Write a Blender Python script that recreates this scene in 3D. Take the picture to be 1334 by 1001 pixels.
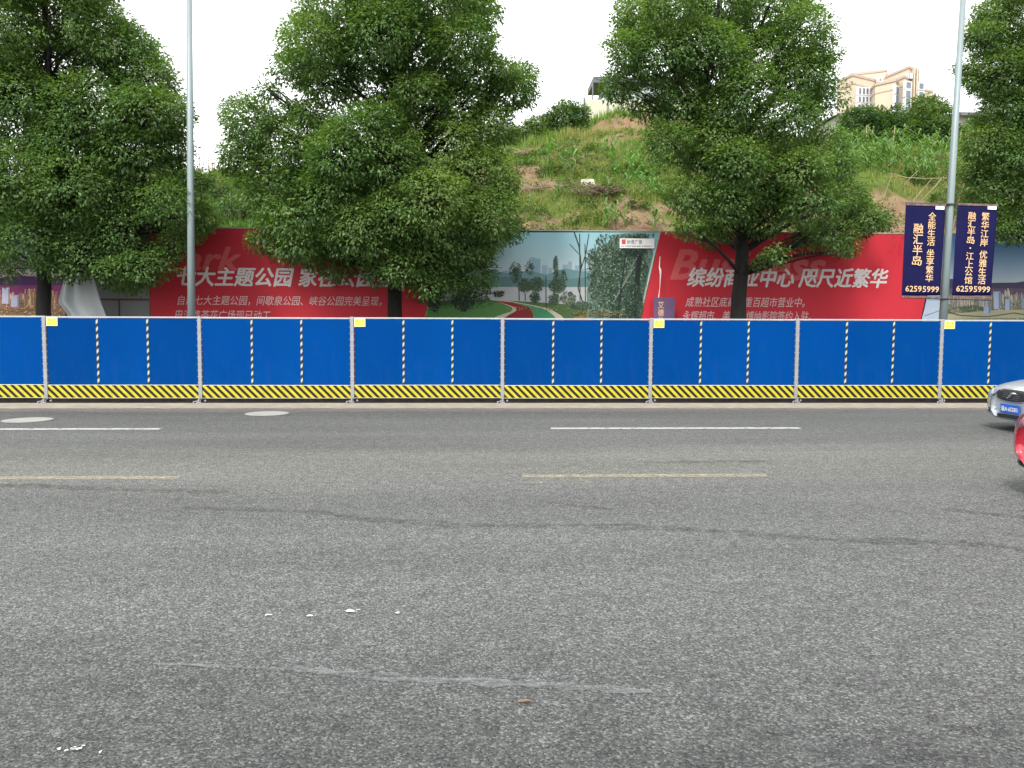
import bpy, math, random
import numpy as np
from mathutils import Vector, Matrix

for o in list(bpy.data.objects):
    bpy.data.objects.remove(o)
S = bpy.context.scene
COL = S.collection
R = math.radians
rng = np.random.default_rng(7)
random.seed(7)

# ------------------------------------------------------------------ camera
F, H, YAW, PITCH, ROLL = 1047.0, 1.55, 0.0396, 0.0690, 0.00358
fw = Vector((math.sin(YAW)*math.cos(PITCH), math.cos(YAW)*math.cos(PITCH), -math.sin(PITCH)))
r0 = Vector((math.cos(YAW), -math.sin(YAW), 0)); u0 = r0.cross(fw)
rt = r0*math.cos(ROLL) + u0*math.sin(ROLL)
up = u0*math.cos(ROLL) - r0*math.sin(ROLL)
cd = bpy.data.cameras.new('camera'); cam = bpy.data.objects.new('camera', cd); COL.objects.link(cam)
cd.sensor_width = 36; cd.lens = 36*F/1334; cd.clip_start = 0.05; cd.clip_end = 3000
m = Matrix((rt, up, -fw)).transposed().to_4x4(); m.translation = (0, 0, H); cam.matrix_world = m
S.camera = cam

def atY(px, py, Y):
    d = fw + rt*((px-667)/F) - up*((py-500.5)/F)
    return Vector((0, 0, H)) + d*(Y/d.y)
def atZ(px, py, Z=0.0):
    d = fw + rt*((px-667)/F) - up*((py-500.5)/F)
    return Vector((0, 0, H)) + d*((Z-H)/d.z)

# ------------------------------------------------------------------ sky, sun, exposure
SUN_EL, SUN_AZ = 50.0, 205.0          # azimuth clockwise from +Y
w = bpy.data.worlds.new('World'); S.world = w; w.use_nodes = True
nt = w.node_tree; nt.nodes.clear()
sky = nt.nodes.new('ShaderNodeTexSky'); sky.sky_type = 'NISHITA'; sky.sun_disc = False
sky.sun_elevation = R(SUN_EL); sky.sun_rotation = R(SUN_AZ); sky.dust_density = 4; sky.air_density = 1.0
hs = nt.nodes.new('ShaderNodeHueSaturation'); hs.inputs['Saturation'].default_value = 0.22; hs.inputs['Value'].default_value = 1.0
tc = nt.nodes.new('ShaderNodeTexCoord')
cn = nt.nodes.new('ShaderNodeTexNoise'); cn.inputs['Scale'].default_value = 1.6; cn.inputs['Detail'].default_value = 4
cr = nt.nodes.new('ShaderNodeValToRGB')
cr.color_ramp.elements[0].position = .3; cr.color_ramp.elements[0].color = (8.6, 8.9, 9.1, 1)
cr.color_ramp.elements[1].position = .7; cr.color_ramp.elements[1].color = (10.6, 10.6, 10.6, 1)
mx = nt.nodes.new('ShaderNodeMixRGB'); mx.inputs[0].default_value = 0.72
bg = nt.nodes.new('ShaderNodeBackground'); bg.inputs[1].default_value = 0.095
wo = nt.nodes.new('ShaderNodeOutputWorld')
L = nt.links.new
L(tc.outputs['Generated'], cn.inputs['Vector']); L(cn.outputs['Fac'], cr.inputs[0])
L(sky.outputs[0], hs.inputs['Color']); L(hs.outputs[0], mx.inputs[1]); L(cr.outputs[0], mx.inputs[2])
L(mx.outputs[0], bg.inputs[0]); L(bg.outputs[0], wo.inputs[0])
sd = bpy.data.lights.new('sun', 'SUN'); sd.energy = 1.5; sd.angle = R(14); sd.color = (1, .965, .91)
so = bpy.data.objects.new('sun', sd); COL.objects.link(so)
az, el = R(SUN_AZ), R(SUN_EL)
sdir = Vector((math.sin(az)*math.cos(el), math.cos(az)*math.cos(el), math.sin(el)))
so.rotation_euler = (-sdir).to_track_quat('-Z', 'Y').to_euler()
S.view_settings.view_transform = 'Standard'; S.view_settings.look = 'None'
S.view_settings.exposure = 1.45; S.view_settings.gamma = 1; S.view_settings.use_curve_mapping = False
S.render.engine = 'CYCLES'
S.cycles.max_bounces = 6; S.cycles.diffuse_bounces = 3; S.cycles.glossy_bounces = 3
S.cycles.transparent_max_bounces = 12
S.cycles.use_denoising = True; S.cycles.denoiser = 'OPENIMAGEDENOISE'

# ------------------------------------------------------------------ helpers
def lin(r, g=None, b=None):
    if g is None: g = b = r
    f = lambda c: (c/255/12.92) if c/255 <= .04045 else ((c/255+.055)/1.055)**2.4
    return (f(r), f(g), f(b))

class NT:
    def __init__(s, name):
        s.m = bpy.data.materials.new(name); s.m.use_nodes = True
        s.t = s.m.node_tree; s.t.nodes.clear()
        s.out = s.t.nodes.new('ShaderNodeOutputMaterial')
        s.b = s.t.nodes.new('ShaderNodeBsdfPrincipled'); s.l(s.b.outputs[0], s.out.inputs[0])
    def n(s, typ, **k):
        nd = s.t.nodes.new('ShaderNode'+typ)
        for a, v in k.items():
            if a[0] == '_': setattr(nd, a[1:], v)
            else: nd.inputs[a.replace('_', ' ')].default_value = v
        return nd
    def l(s, a, b): s.t.links.new(a, b)
    def coord(s, scale=(1, 1, 1), kind='Object'):
        c = s.n('TexCoord'); mp = s.n('Mapping'); mp.inputs['Scale'].default_value = scale
        s.l(c.outputs[kind], mp.inputs[0]); return mp.outputs[0]
    def noise(s, vec, scale, detail=3, rough=.55):
        nd = s.n('TexNoise', Scale=scale, Detail=detail, Roughness=rough); s.l(vec, nd.inputs['Vector']); return nd.outputs['Fac']
    def ramp(s, fac, stops):
        nd = s.n('ValToRGB'); e = nd.color_ramp.elements
        while len(e) < len(stops): e.new(.5)
        for el_, (p, c) in zip(e, stops):
            el_.position = p; el_.color = (*(c if hasattr(c, '__len__') else (c, c, c)), 1)
        s.l(fac, nd.inputs[0]); return nd.outputs[0]
    def mix(s, a, b, fac, mode='MIX'):
        nd = s.n('MixRGB', _blend_type=mode)
        for i, v in ((0, fac), (1, a), (2, b)):
            if hasattr(v, 'is_output') or hasattr(v, 'links'): s.l(v, nd.inputs[i])
            else: nd.inputs[i].default_value = v if i == 0 else (*v, 1)
        return nd.outputs[0]
    def math(s, op, a, b=0.0):
        nd = s.n('Math', _operation=op)
        for i, v in enumerate((a, b)):
            if hasattr(v, 'links'): s.l(v, nd.inputs[i])
            else: nd.inputs[i].default_value = v
        return nd.outputs[0]
    def bump(s, h, strength, dist):
        nd = s.n('Bump', Strength=strength, Distance=dist); s.l(h, nd.inputs['Height']); s.l(nd.outputs[0], s.b.inputs['Normal'])

def mat(name, col, rough=.6, metal=0, var=.12, vs=3, grime=None, spec=.5, bump=0, bs=40, stretch=(1, 1, 1), coat=0):
    """plain surface with slight colour variation, optional dirt and fine relief"""
    q = NT(name); v = q.coord(stretch)
    n1 = q.noise(v, vs, 5)
    c = q.ramp(n1, [(.3, tuple(x*(1-var) for x in col)), (.7, tuple(min(1, x*(1+var)) for x in col))])
    if grime:
        n2 = q.noise(v, vs*2.3, 6, .65)
        f = q.ramp(n2, [(.45, 0.0), (.75, 1.0)])
        c = q.mix(c, grime, f)
    q.l(c, q.b.inputs['Base Color'])
    q.b.inputs['Roughness'].default_value = rough; q.b.inputs['Metallic'].default_value = metal
    q.b.inputs['Specular IOR Level'].default_value = spec
    if coat: q.b.inputs['Coat Weight'].default_value = coat; q.b.inputs['Coat Roughness'].default_value = .05
    if bump:
        q.bump(q.noise(v, bs, 4), .6, bump)
    return q.m

class MB:
    def __init__(s): s.v = []; s.f = []; s.m = []; s.c = []
    def add(s, vs, fs, mi=0, col=None):
        o = len(s.v); s.v += [tuple(p) for p in vs]
        for f in fs: s.f.append([i+o for i in f]); s.m.append(mi); s.c.append(col)
        return s
    def box(s, x0, x1, y0, y1, z0, z1, mi=0, M=None):
        vs = [Vector((x, y, z)) for z in (z0, z1) for y in (y0, y1) for x in (x0, x1)]
        if M: vs = [M @ p for p in vs]
        return s.add(vs, [(0, 2, 3, 1), (4, 5, 7, 6), (0, 1, 5, 4), (2, 6, 7, 3), (0, 4, 6, 2), (1, 3, 7, 5)], mi)
    def tube(s, pts, rad, n=8, mi=0, cap=True):
        pts = [Vector(p) for p in pts]
        if not hasattr(rad, '__len__'): rad = [rad]*len(pts)
        vs = []; k = len(pts)
        t0 = (pts[1]-pts[0]).normalized()
        a = t0.orthogonal().normalized()
        for i, p in enumerate(pts):
            t = (pts[min(i+1, k-1)]-pts[max(i-1, 0)]).normalized()
            a = (a - t*a.dot(t)).normalized(); b = t.cross(a)
            for j in range(n):
                an = 2*math.pi*j/n
                vs.append(p + (a*math.cos(an)+b*math.sin(an))*rad[i])
        fs = [(i*n+j, i*n+(j+1) % n, (i+1)*n+(j+1) % n, (i+1)*n+j) for i in range(k-1) for j in range(n)]
        if cap: fs += [tuple(range(n))[::-1], tuple(range((k-1)*n, k*n))]
        return s.add(vs, fs, mi)
    def prism(s, plan, z0, z1, mi=0):
        """plan: list of (x, y) counter-clockwise; z1 may be a list"""
        n = len(plan)
        z1 = z1 if hasattr(z1, '__len__') else [z1]*n
        vs = [(x, y, z0) for x, y in plan]+[(x, y, z1[i]) for i, (x, y) in enumerate(plan)]
        fs = [(i, (i+1) % n, n+(i+1) % n, n+i) for i in range(n)]+[tuple(range(n, 2*n)), tuple(range(n))[::-1]]
        return s.add(vs, fs, mi)
    def disc(s, c, rx, ry, n=24, mi=0, col=None):
        return s.add([(c[0]+rx*math.cos(2*math.pi*i/n), c[1]+ry*math.sin(2*math.pi*i/n), c[2]) for i in range(n)], [tuple(range(n))], mi, col)
    def obj(s, name, mats, parent=None, smooth=False, loc=None, bevel=0):
        me = bpy.data.meshes.new(name); me.from_pydata([tuple(p) for p in s.v], [], s.f)
        for q in (mats if isinstance(mats, (list, tuple)) else [mats]): me.materials.append(q)
        me.polygons.foreach_set('material_index', s.m)
        if any(c is not None for c in s.c):
            at = me.color_attributes.new('ink', 'FLOAT_COLOR', 'CORNER'); arr = []
            for f, c in zip(s.f, s.c):
                c = c or (1, 1, 1)
                arr += [*c, 1]*len(f)
            at.data.foreach_set('color', arr)
        if smooth: me.polygons.foreach_set('use_smooth', [True]*len(me.polygons))
        me.update()
        o = bpy.data.objects.new(name, me); COL.objects.link(o)
        if parent: o.parent = parent
        if loc is not None: o.location = loc
        if bevel:
            b = o.modifiers.new('bevel', 'BEVEL'); b.width = bevel; b.segments = 2; b.limit_method = 'ANGLE'
        return o

def tag(o, label=None, cat=None, group=None, kind=None):
    for k, v in (('label', label), ('category', cat), ('group', group), ('kind', kind)):
        if v: o[k] = v
    return o
def thing(name, label, cat, loc=(0, 0, 0), rot=(0, 0, 0), group=None):
    o = bpy.data.objects.new(name, None); COL.objects.link(o); o.location = loc; o.rotation_euler = rot
    o.empty_display_size = .2
    return tag(o, label, cat, group)
def copy_tree(o, parent=None):
    c = o.copy(); COL.objects.link(c); c.parent = parent
    for ch in [x for x in COL.objects if x.parent == o]: copy_tree(ch, c)
    return c
def fast_mesh(name, verts, quads, mats, tint=None, tri=False):
    k = 3 if tri else 4
    me = bpy.data.meshes.new(name); nv = len(verts); nf = len(quads)
    me.vertices.add(nv); me.vertices.foreach_set('co', np.ascontiguousarray(verts, np.float32).ravel())
    me.loops.add(nf*k); me.loops.foreach_set('vertex_index', np.ascontiguousarray(quads, np.int32).ravel())
    me.polygons.add(nf); me.polygons.foreach_set('loop_start', np.arange(0, nf*k, k, dtype=np.int32))
    if tint is not None:
        at = me.attributes.new('tint', 'FLOAT', 'POINT'); at.data.foreach_set('value', np.ascontiguousarray(tint, np.float32))
    me.materials.append(mats); me.update(calc_edges=True); me.validate()
    return me
def link(name, me, parent=None):
    o = bpy.data.objects.new(name, me); COL.objects.link(o)
    if parent: o.parent = parent
    return o

def vnoise(p, scale, seed=0):
    """value noise, p (n, d) array"""
    p = np.asarray(p, float)*scale; i = np.floor(p).astype(np.int64); f = p-i; f = f*f*(3-2*f)
    d = p.shape[1]; out = 0
    for c in range(2**d):
        wgt = 1.0; h = np.full(len(p), seed*7919+13, np.int64)
        for k in range(d):
            b = (c >> k) & 1
            wgt = wgt*(f[:, k] if b else 1-f[:, k]); h = (h*1103515245 + (i[:, k]+b)*(73856093+k*19349663)) & 0x7fffffff
        h = (h ^ (h >> 13))*1274126177 & 0x7fffffff
        h = (h ^ (h >> 16)) & 0xffff
        out = out+wgt*h/65535
    return out
def fnoise(p, scale, seed=0, o=4):
    a = 0; t = 0
    for k in range(o): a = a+vnoise(p, scale*2**k, seed+k)*.5**k; t += .5**k
    return a/t

# ------------------------------------------------------------------ materials
M = {}
def asphalt():
    q = NT('worn_asphalt'); c = q.n('TexCoord'); v = c.outputs['Object']
    vo = q.n('TexVoronoi', Scale=105.0); q.l(v, vo.inputs['Vector'])
    sep = q.n('SeparateColor'); q.l(vo.outputs['Color'], sep.inputs[0])
    stone = q.ramp(sep.outputs[0], [(0, (.046, .047, .046)), (.4, (.082, .084, .082)), (.8, (.124, .126, .123)), (1, (.215, .22, .215))])
    fine = q.ramp(q.noise(v, 210, 3), [(.3, .62), (.7, 1.35)])
    col = q.mix(stone, fine, 1.0, 'MULTIPLY')
    med = q.ramp(q.noise(v, 38, 4, .7), [(.32, .83), (.68, 1.17)])
    col = q.mix(col, med, .95, 'MULTIPLY')
    patch = q.ramp(q.noise(v, 9.0, 5, .7), [(.30, .80), (.70, 1.18)])
    col = q.mix(col, patch, 1.0, 'MULTIPLY')
    big = q.ramp(q.noise(q.coord((.12, .8, 1)), 1.0, 5, .55), [(.3, .85), (.7, 1.15)])
    col = q.mix(col, big, 1.0, 'MULTIPLY')
    # lane-wise wear: polished wheel tracks and dusty centre; darker near end is painted-in vignetting (object Y)
    sx = q.n('SeparateXYZ'); q.l(v, sx.inputs[0])
    wob = q.math('MULTIPLY', q.math('SUBTRACT', q.noise(q.coord((.25, .9, 1)), 1.0, 4), .5), 1.6)
    yy = q.math('DIVIDE', q.math('ADD', sx.outputs[1], wob), 20.0)
    lane = q.ramp(yy, [(.0, (.50, .51, .51)), (.105, (.52, .53, .53)), (.155, (.82, .83, .83)), (.21, (.99, 1.0, 1.0)), (.30, (1.03, 1.04, 1.04)), (.385, (1.04, 1.04, 1.03)),
                       (.43, (1.22, 1.19, 1.12)), (.50, (1.20, 1.17, 1.11)), (.56, (1.0, 1.0, .99)), (.66, (.98, .98, .97)), (.74, (.86, .86, .86)), (.80, (1.2, 1.17, 1.12))])
    col = q.mix(col, lane, 1.0, 'MULTIPLY')
    stain = q.ramp(q.noise(q.coord((1, 1.5, 1)), 3.2, 7, .72), [(.36, .66), (.60, 1.08)])   # oily, dirty verge near the kerb
    nearf = q.ramp(q.math('DIVIDE', sx.outputs[1], 5.0), [(.52, .9), (.86, .0)])
    col = q.mix(col, q.mix(col, stain, 1.0, 'MULTIPLY'), nearf)
    q.l(col, q.b.inputs['Base Color']); q.b.inputs['Roughness'].default_value = .88; q.b.inputs['Specular IOR Level'].default_value = .25
    hh = q.math('ADD', q.math('MULTIPLY', vo.outputs['Distance'], -1.0), q.noise(v, 30, 4))
    q.bump(hh, .9, .007)
    return q.m
M['asphalt'] = asphalt()
def worn(name, col, keep=.5, sc=14, rough=.8, stretch=(1, 1, 1), soft=.08, maxa=1.0):
    q = NT(name); v = q.coord(stretch); n = q.noise(v, sc, 6, .7)
    c = q.ramp(q.noise(v, 60, 3), [(.3, tuple(x*.75 for x in col)), (.7, tuple(min(1, x*1.15) for x in col))])
    q.l(c, q.b.inputs['Base Color']); q.b.inputs['Roughness'].default_value = rough
    a = q.ramp(n, [(keep-soft, 0.0), (keep+soft, maxa)])
    ab = q.n('SeparateColor'); q.l(a, ab.inputs[0]); q.l(ab.outputs[0], q.b.inputs['Alpha'])
    return q.m
M['white_paint'] = worn('worn_white_road_paint', (0.38, 0.38, 0.3724), .40, 9)
M['yellow_paint'] = worn('worn_yellow_road_paint', (.34, .30, .215), .49, 16, stretch=(.7, 1.3, 1), soft=.14, maxa=.85)
M['ghost_paint'] = worn('scraped_yellow_paint', (0.38, 0.3496, 0.2508), .60, 6)
M['seam'] = worn('dark_seam', (.05, .05, .05), .54, 13, stretch=(.7, 1.3, 1), soft=.12, maxa=.58)
M['pale_streak'] = worn('pale_streak', (0.2584, 0.266, 0.2736), .52, 9, stretch=(.6, 1.6, 1), soft=.15, maxa=.42)
M['splash'] = worn('white_splash', (0.646, 0.6384, 0.608), .52, 40, soft=.05)
M['gutter'] = mat('sandy_concrete', (0.2736, 0.2356, 0.19), .9, var=.18, vs=2.5, grime=(0.19, 0.1672, 0.1368), bump=.004)
M['paving'] = mat('grey_paving', (0.228, 0.2204, 0.2052), .9, var=.15, bump=.003)
M['cover'] = mat('pale_concrete_cover', (0.2584, 0.2584, 0.2356), .85, var=.12, vs=6, bump=.003)
M['cover_ring'] = mat('iron_ring', (0.0912, 0.0912, 0.0874), .7, var=.2)
M['blue'] = mat('blue_sheet_metal', (0.0001, 0.0405, 0.189), .6, var=.07, vs=.9, grime=(0.0003, 0.0425, 0.175), spec=.02, bump=.0015, bs=2.5, stretch=(1, 1, .6))
def blue_fix(m_):
    t = m_.node_tree; b = next(n for n in t.nodes if n.type == 'BSDF_PRINCIPLED'); src = b.inputs['Base Color'].links[0].from_socket
    oi = t.nodes.new('ShaderNodeObjectInfo'); hs_ = t.nodes.new('ShaderNodeHueSaturation')
    mr = t.nodes.new('ShaderNodeMapRange'); mr.inputs['To Min'].default_value = .90; mr.inputs['To Max'].default_value = 1.10
    t.links.new(oi.outputs['Random'], mr.inputs['Value']); t.links.new(mr.outputs[0], hs_.inputs['Value']); t.links.new(src, hs_.inputs['Color'])
    # dried splashes of road dust, thicker where spray reaches
    tc_ = t.nodes.new('ShaderNodeTexCoord'); mp = t.nodes.new('ShaderNodeMapping'); mp.inputs['Scale'].default_value = (1, 1, .35); nz = t.nodes.new('ShaderNodeTexNoise')
    nz.inputs['Scale'].default_value = 6; nz.inputs['Detail'].default_value = 8; nz.inputs['Roughness'].default_value = .7
    t.links.new(tc_.outputs['Object'], mp.inputs[0]); t.links.new(mp.outputs[0], nz.inputs['Vector'])
    sp = t.nodes.new('ShaderNodeSeparateXYZ'); t.links.new(tc_.outputs['Object'], sp.inputs[0])
    m1 = t.nodes.new('ShaderNodeMapRange'); m1.inputs['From Min'].default_value = 1.3; m1.inputs['From Max'].default_value = .3; m1.inputs['To Max'].default_value = .14; t.links.new(sp.outputs[2], m1.inputs['Value'])
    ad = t.nodes.new('ShaderNodeMath'); ad.operation = 'ADD'; t.links.new(nz.outputs['Fac'], ad.inputs[0]); t.links.new(m1.outputs[0], ad.inputs[1])
    rp = t.nodes.new('ShaderNodeMapRange'); rp.inputs['From Min'].default_value = .56; rp.inputs['From Max'].default_value = .85; rp.inputs['To Max'].default_value = .12; t.links.new(ad.outputs[0], rp.inputs['Value'])
    mx_ = t.nodes.new('ShaderNodeMixRGB'); t.links.new(rp.outputs[0], mx_.inputs[0]); t.links.new(hs_.outputs[0], mx_.inputs[1]); mx_.inputs[2].default_value = (.03, .075, .17, 1)
    t.links.new(mx_.outputs[0], b.inputs['Base Color'])
blue_fix(M['blue'])
M['galv'] = mat('galvanised_steel', (0.2736, 0.2812, 0.2964), .5, .3, var=.12, vs=9)
M['rail'] = mat('pale_rail', (0.3496, 0.3724, 0.4028), .5, .1, var=.1, vs=9)
M['pole'] = mat('grey_green_pole_paint', (0.2052, 0.2546, 0.2622), .5, .1, var=.07, vs=1.5, grime=(0.1672, 0.209, 0.2128), stretch=(1, 1, .3))
M['black'] = mat('black_rubber', (.010, .009, .009), .8, var=.4, vs=4, grime=(.022, .019, .015), spec=.15)
M['dark'] = mat('dark_steel', (.05, .05, .055), .5, .5)
def striped(name, a, b, per, slope, duty=.5, grime=True):
    q = NT(name); c = q.n('TexCoord'); s_ = q.n('SeparateXYZ'); q.l(c.outputs['Object'], s_.inputs[0])
    t = q.math('ADD', s_.outputs[0], q.math('MULTIPLY', s_.outputs[2], slope))
    fr = q.math('FRACT', q.math('ADD', q.math('DIVIDE', t, per), 100.0))
    f = q.math('LESS_THAN', fr, duty)
    col = q.mix(a, b, f)
    g = q.ramp(q.noise(c.outputs['Object'], 5, 5, .7), [(.4, 1.0), (.75, .72)])
    col = q.mix(col, g, .8, 'MULTIPLY')
    q.l(col, q.b.inputs['Base Color']); q.b.inputs['Roughness'].default_value = .5; q.b.inputs['Specular IOR Level'].default_value = .3
    return q.m
M['hazard'] = striped('black_yellow_hazard_print', (0.45, 0.395, 0.026), (0.01216, 0.00836, 0.00608), .1525, 1.0, .50)
M['strip'] = striped('black_cream_strip_print', (0.4712, 0.4788, 0.304), (0.0152, 0.0152, 0.019), .15, 0.8, .45)
M['strip'].node_tree.nodes  # diagonal barber strip: stripes run along Z
def barber():
    q = NT('barber_strip_print'); c = q.n('TexCoord'); s_ = q.n('SeparateXYZ'); q.l(c.outputs['Object'], s_.inputs[0])
    t = q.math('SUBTRACT', s_.outputs[2], q.math('MULTIPLY', s_.outputs[0], .9))
    f = q.math('LESS_THAN', q.math('FRACT', q.math('ADD', q.math('DIVIDE', t, .15), 100.0)), .5)
    q.l(q.mix((0.3844, 0.3968, 0.2604), (0.00992, 0.01116, 0.0186), f), q.b.inputs['Base Color']); q.b.inputs['Roughness'].default_value = .5
    return q.m
M['strip'] = barber()
M['notice_yellow'] = mat('yellow_notice_print', (0.72, 0.666, 0.09), .5, var=.05)
M['notice_edge'] = mat('pale_yellow_border', (0.72, 0.72, 0.45), .5, var=.03)
M['notice_ink'] = mat('orange_ink', (0.585, 0.297, 0.045), .5, var=.1)
M['bark'] = mat('camphor_bark', (.008, .007, .006), .95, var=.45, vs=7, grime=(.022, .019, .015), bump=.02, bs=22, stretch=(1, 1, .25))
def leaf_mat(name, dark, light, yel, trans=.3):
    q = NT(name); g = q.n('NewGeometry')
    at = q.n('Attribute', _attribute_name='tint')
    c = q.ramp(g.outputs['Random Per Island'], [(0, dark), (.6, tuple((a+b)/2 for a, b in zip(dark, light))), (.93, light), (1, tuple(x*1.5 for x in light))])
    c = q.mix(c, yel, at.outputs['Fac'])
    q.l(c, q.b.inputs['Base Color']); q.b.inputs['Roughness'].default_value = .5; q.b.inputs['Specular IOR Level'].default_value = .32
    tr = q.n('BsdfTranslucent'); tc_ = q.mix(c, (1.3, 1.5, .5), 1.0, 'MULTIPLY'); q.l(tc_, tr.inputs[0])
    ms = q.n('MixShader'); ms.inputs[0].default_value = trans
    q.l(q.b.outputs[0], ms.inputs[1]); q.l(tr.outputs[0], ms.inputs[2]); q.l(ms.outputs[0], q.out.inputs[0])
    return q.m
M['leaf'] = leaf_mat('camphor_leaves', (.048, .096, .028), (.108, .196, .056), (.190, .260, .072), .38)
M['bushleaf'] = leaf_mat('shrub_leaves', (.030, .075, .022), (.075, .150, .040), (.15, .20, .04))
M['grass'] = leaf_mat('grass_blades', (.085, .150, .022), (.19, .28, .05), (.30, .25, .10), .4)
M['corn'] = leaf_mat('corn_leaves', (.055, .14, .035), (.11, .24, .06), (.22, .26, .08), .35)
M['twig'] = mat('pale_twigs', (.26, .20, .13), .9, var=.3)
M['stick'] = mat('bamboo_stakes', (.27, .21, .13), .8, var=.25, vs=2)
M['brush'] = mat('dead_brush', (.13, .085, .065), .9, var=.4, vs=4)
M['rock'] = mat('pale_rock', (.50, .47, .38), .9, var=.2, bump=.02, bs=8)
def terrain_mat():
    q = NT('hill_soil_and_turf'); at = q.n('Attribute', _attribute_name='tint')
    v = q.coord(); n = q.noise(v, 1.6, 6, .7)
    soil = q.ramp(n, [(.3, (.12, .076, .046)), (.5, (.20, .13, .08)), (.72, (.27, .20, .13))])
    turf = q.ramp(q.noise(v, 3.5, 5), [(.3, (.055, .085, .02)), (.7, (.12, .16, .04))])
    q.l(q.mix(turf, soil, at.outputs['Fac']), q.b.inputs['Base Color']); q.b.inputs['Roughness'].default_value = .95
    q.b.inputs['Specular IOR Level'].default_value = .1
    q.bump(q.noise(v, 4, 6, .7), .9, .15); return q.m
M['hill'] = terrain_mat()
def ink_mat(name, rough=.55):
    q = NT(name); at = q.n('Attribute', _attribute_name='ink')
    g = q.ramp(q.noise(q.coord(), 1.2, 4), [(.3, 1.08), (.7, 1.20)])
    q.l(q.mix(at.outputs['Color'], g, 1.0, 'MULTIPLY'), q.b.inputs['Base Color']); q.b.inputs['Roughness'].default_value = rough
    q.b.inputs['Specular IOR Level'].default_value = .2
    return q.m
M['ink'] = ink_mat('printed_vinyl')
def red_vinyl():
    q = NT('red_vinyl'); v = q.coord()
    c = q.ramp(q.noise(q.coord((.35, 1, .2)), 1.0, 4), [(.3, (.43, .020, .034)), (.7, (.52, .030, .046))])
    q.l(c, q.b.inputs['Base Color']); q.b.inputs['Roughness'].default_value = .5; q.b.inputs['Specular IOR Level'].default_value = .2
    q.bump(q.noise(q.coord((1.2, 1, .35)), 1.3, 3), .5, .06); return q.m
M['red'] = red_vinyl()
M['board_grey'] = mat('grey_primer_board', (.17, .185, .18), .7, var=.12, vs=1.2)
M['board_edge'] = mat('board_frame', (.30, .29, .27), .7)
M['txt_white'] = mat('white_lettering', (.62, .59, .58), .6, var=.04)
M['txt_pale'] = mat('pale_lettering', (.60, .42, .42), .6, var=.04)
M['txt_ghost'] = mat('faint_red_lettering', (.56, .085, .085), .6, var=.04)
M['txt_gold'] = mat('gold_lettering', (.66, .43, .22), .5, var=.08)
M['txt_dark'] = mat('dark_lettering', (.05, .05, .06), .6)
M['navy'] = mat('navy_banner_cloth', (0.0085, 0.0085, 0.051), .7, var=.12, vs=1.5, spec=.08, bump=.01, bs=2)
M['banner_hem'] = mat('banner_hem', (0.136, 0.085, 0.0765), .8, var=.6, vs=22)
M['label_white'] = mat('white_label', (.75, .75, .74), .6, var=.03)
M['purple'] = mat('faded_purple_board', (.115, .065, .145), .7, var=.1)
M['cloth'] = mat('white_tarpaulin', (.60, .64, .65), .7, var=.06, vs=2, bump=.02, bs=3)
M['wall_cream'] = mat('cream_wall', (0.48, 0.48, 0.352), .8, var=.05)
M['shed_white'] = mat('pale_blue_cladding', (0.4, 0.44, 0.464), .6, var=.05)
M['shed_steel'] = mat('grey_canopy_steel', (0.128, 0.136, 0.152), .6, .2, var=.1)
M['beige'] = mat('beige_facade', (0.528, 0.436, 0.336), .85, var=.05, vs=.3)
M['beige_trim'] = mat('pinkish_cornice', (0.416, 0.32, 0.264), .85, var=.05)
M['win_white'] = mat('white_window_surround', (0.576, 0.584, 0.592), .7)
M['glass_far'] = mat('grey_window_glass', (0.128, 0.152, 0.184), .25, var=.2, vs=.5)
M['roof_brown'] = mat('brown_sheet_roof', (0.24, 0.192, 0.152), .8, var=.1)
M['roof_pink'] = mat('dusty_tile_roof', (0.384, 0.312, 0.264), .85, var=.1)
M['roof_blue'] = mat('blue_sheet_roof', (0.072, 0.128, 0.192), .6)
M['shed_wall'] = mat('grey_shed_wall', (0.32, 0.304, 0.264), .9, var=.1)

# ------------------------------------------------------------------ setting: ground, road, gutter, pavement
def sheet(name, x0, x1, y0, y1, z, m_, label=None):
    o = MB().add([(x0, y0, z), (x1, y0, z), (x1, y1, z), (x0, y1, z)], [(0, 1, 2, 3)]).obj(name, m_)
    tag(o, label, kind='structure'); return o
sheet('ground', -900, 900, -500, 1200, -.25, M['paving'], 'flat ground under the road and the hill')
sheet('road', -250, 250, -9, 15.62, 0, M['asphalt'], 'wide grey worn asphalt road in front of the blue hoarding')
MB().box(-250, 250, 15.62, 17.2, -.2, .006).obj('gutter', M['gutter'])['kind'] = 'structure'
MB().box(-250, 250, 17.2, 24, -.2, .12).obj('pavement', M['paving'])['kind'] = 'structure'
MB().box(-250, 250, -14, -9, -.2, .12).obj('near_pavement', M['paving'])['kind'] = 'structure'

def ribbon(name, pts, width, m_, z=.004, label=None, cat=None, group=None, kind='structure'):
    mb = MB(); n = len(pts)
    for i in range(n-1):
        a = Vector((*pts[i], 0)); b = Vector((*pts[i+1], 0))
        wa = width[i] if hasattr(width, '__len__') else width
        wb = width[i+1] if hasattr(width, '__len__') else width
        mb.add([(a.x, a.y-wa/2, z), (b.x, b.y-wb/2, z), (b.x, b.y+wb/2, z), (a.x, a.y+wa/2, z)], [(0, 1, 2, 3)])
    o = mb.obj(name, m_); tag(o, label, cat, group, kind); return o
M['dust'] = worn('sand_dust', (.27, .235, .19), .47, 5, stretch=(.35, 1.2, 1), soft=.2, maxa=.85)
M['dust_thin'] = worn('thin_sand_dust', (.24, .215, .18), .53, 4, stretch=(.3, 1.2, 1), soft=.2, maxa=.55)
ribbon('road_dust', [(-60, 15.50), (60, 15.50)], .26, M['dust'], .004)
ribbon('road_dust', [(-60, 15.15), (60, 15.15)], .5, M['dust_thin'], .0045)
def gp(px, py): p = atZ(px, py); return (p.x, p.y)
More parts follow.
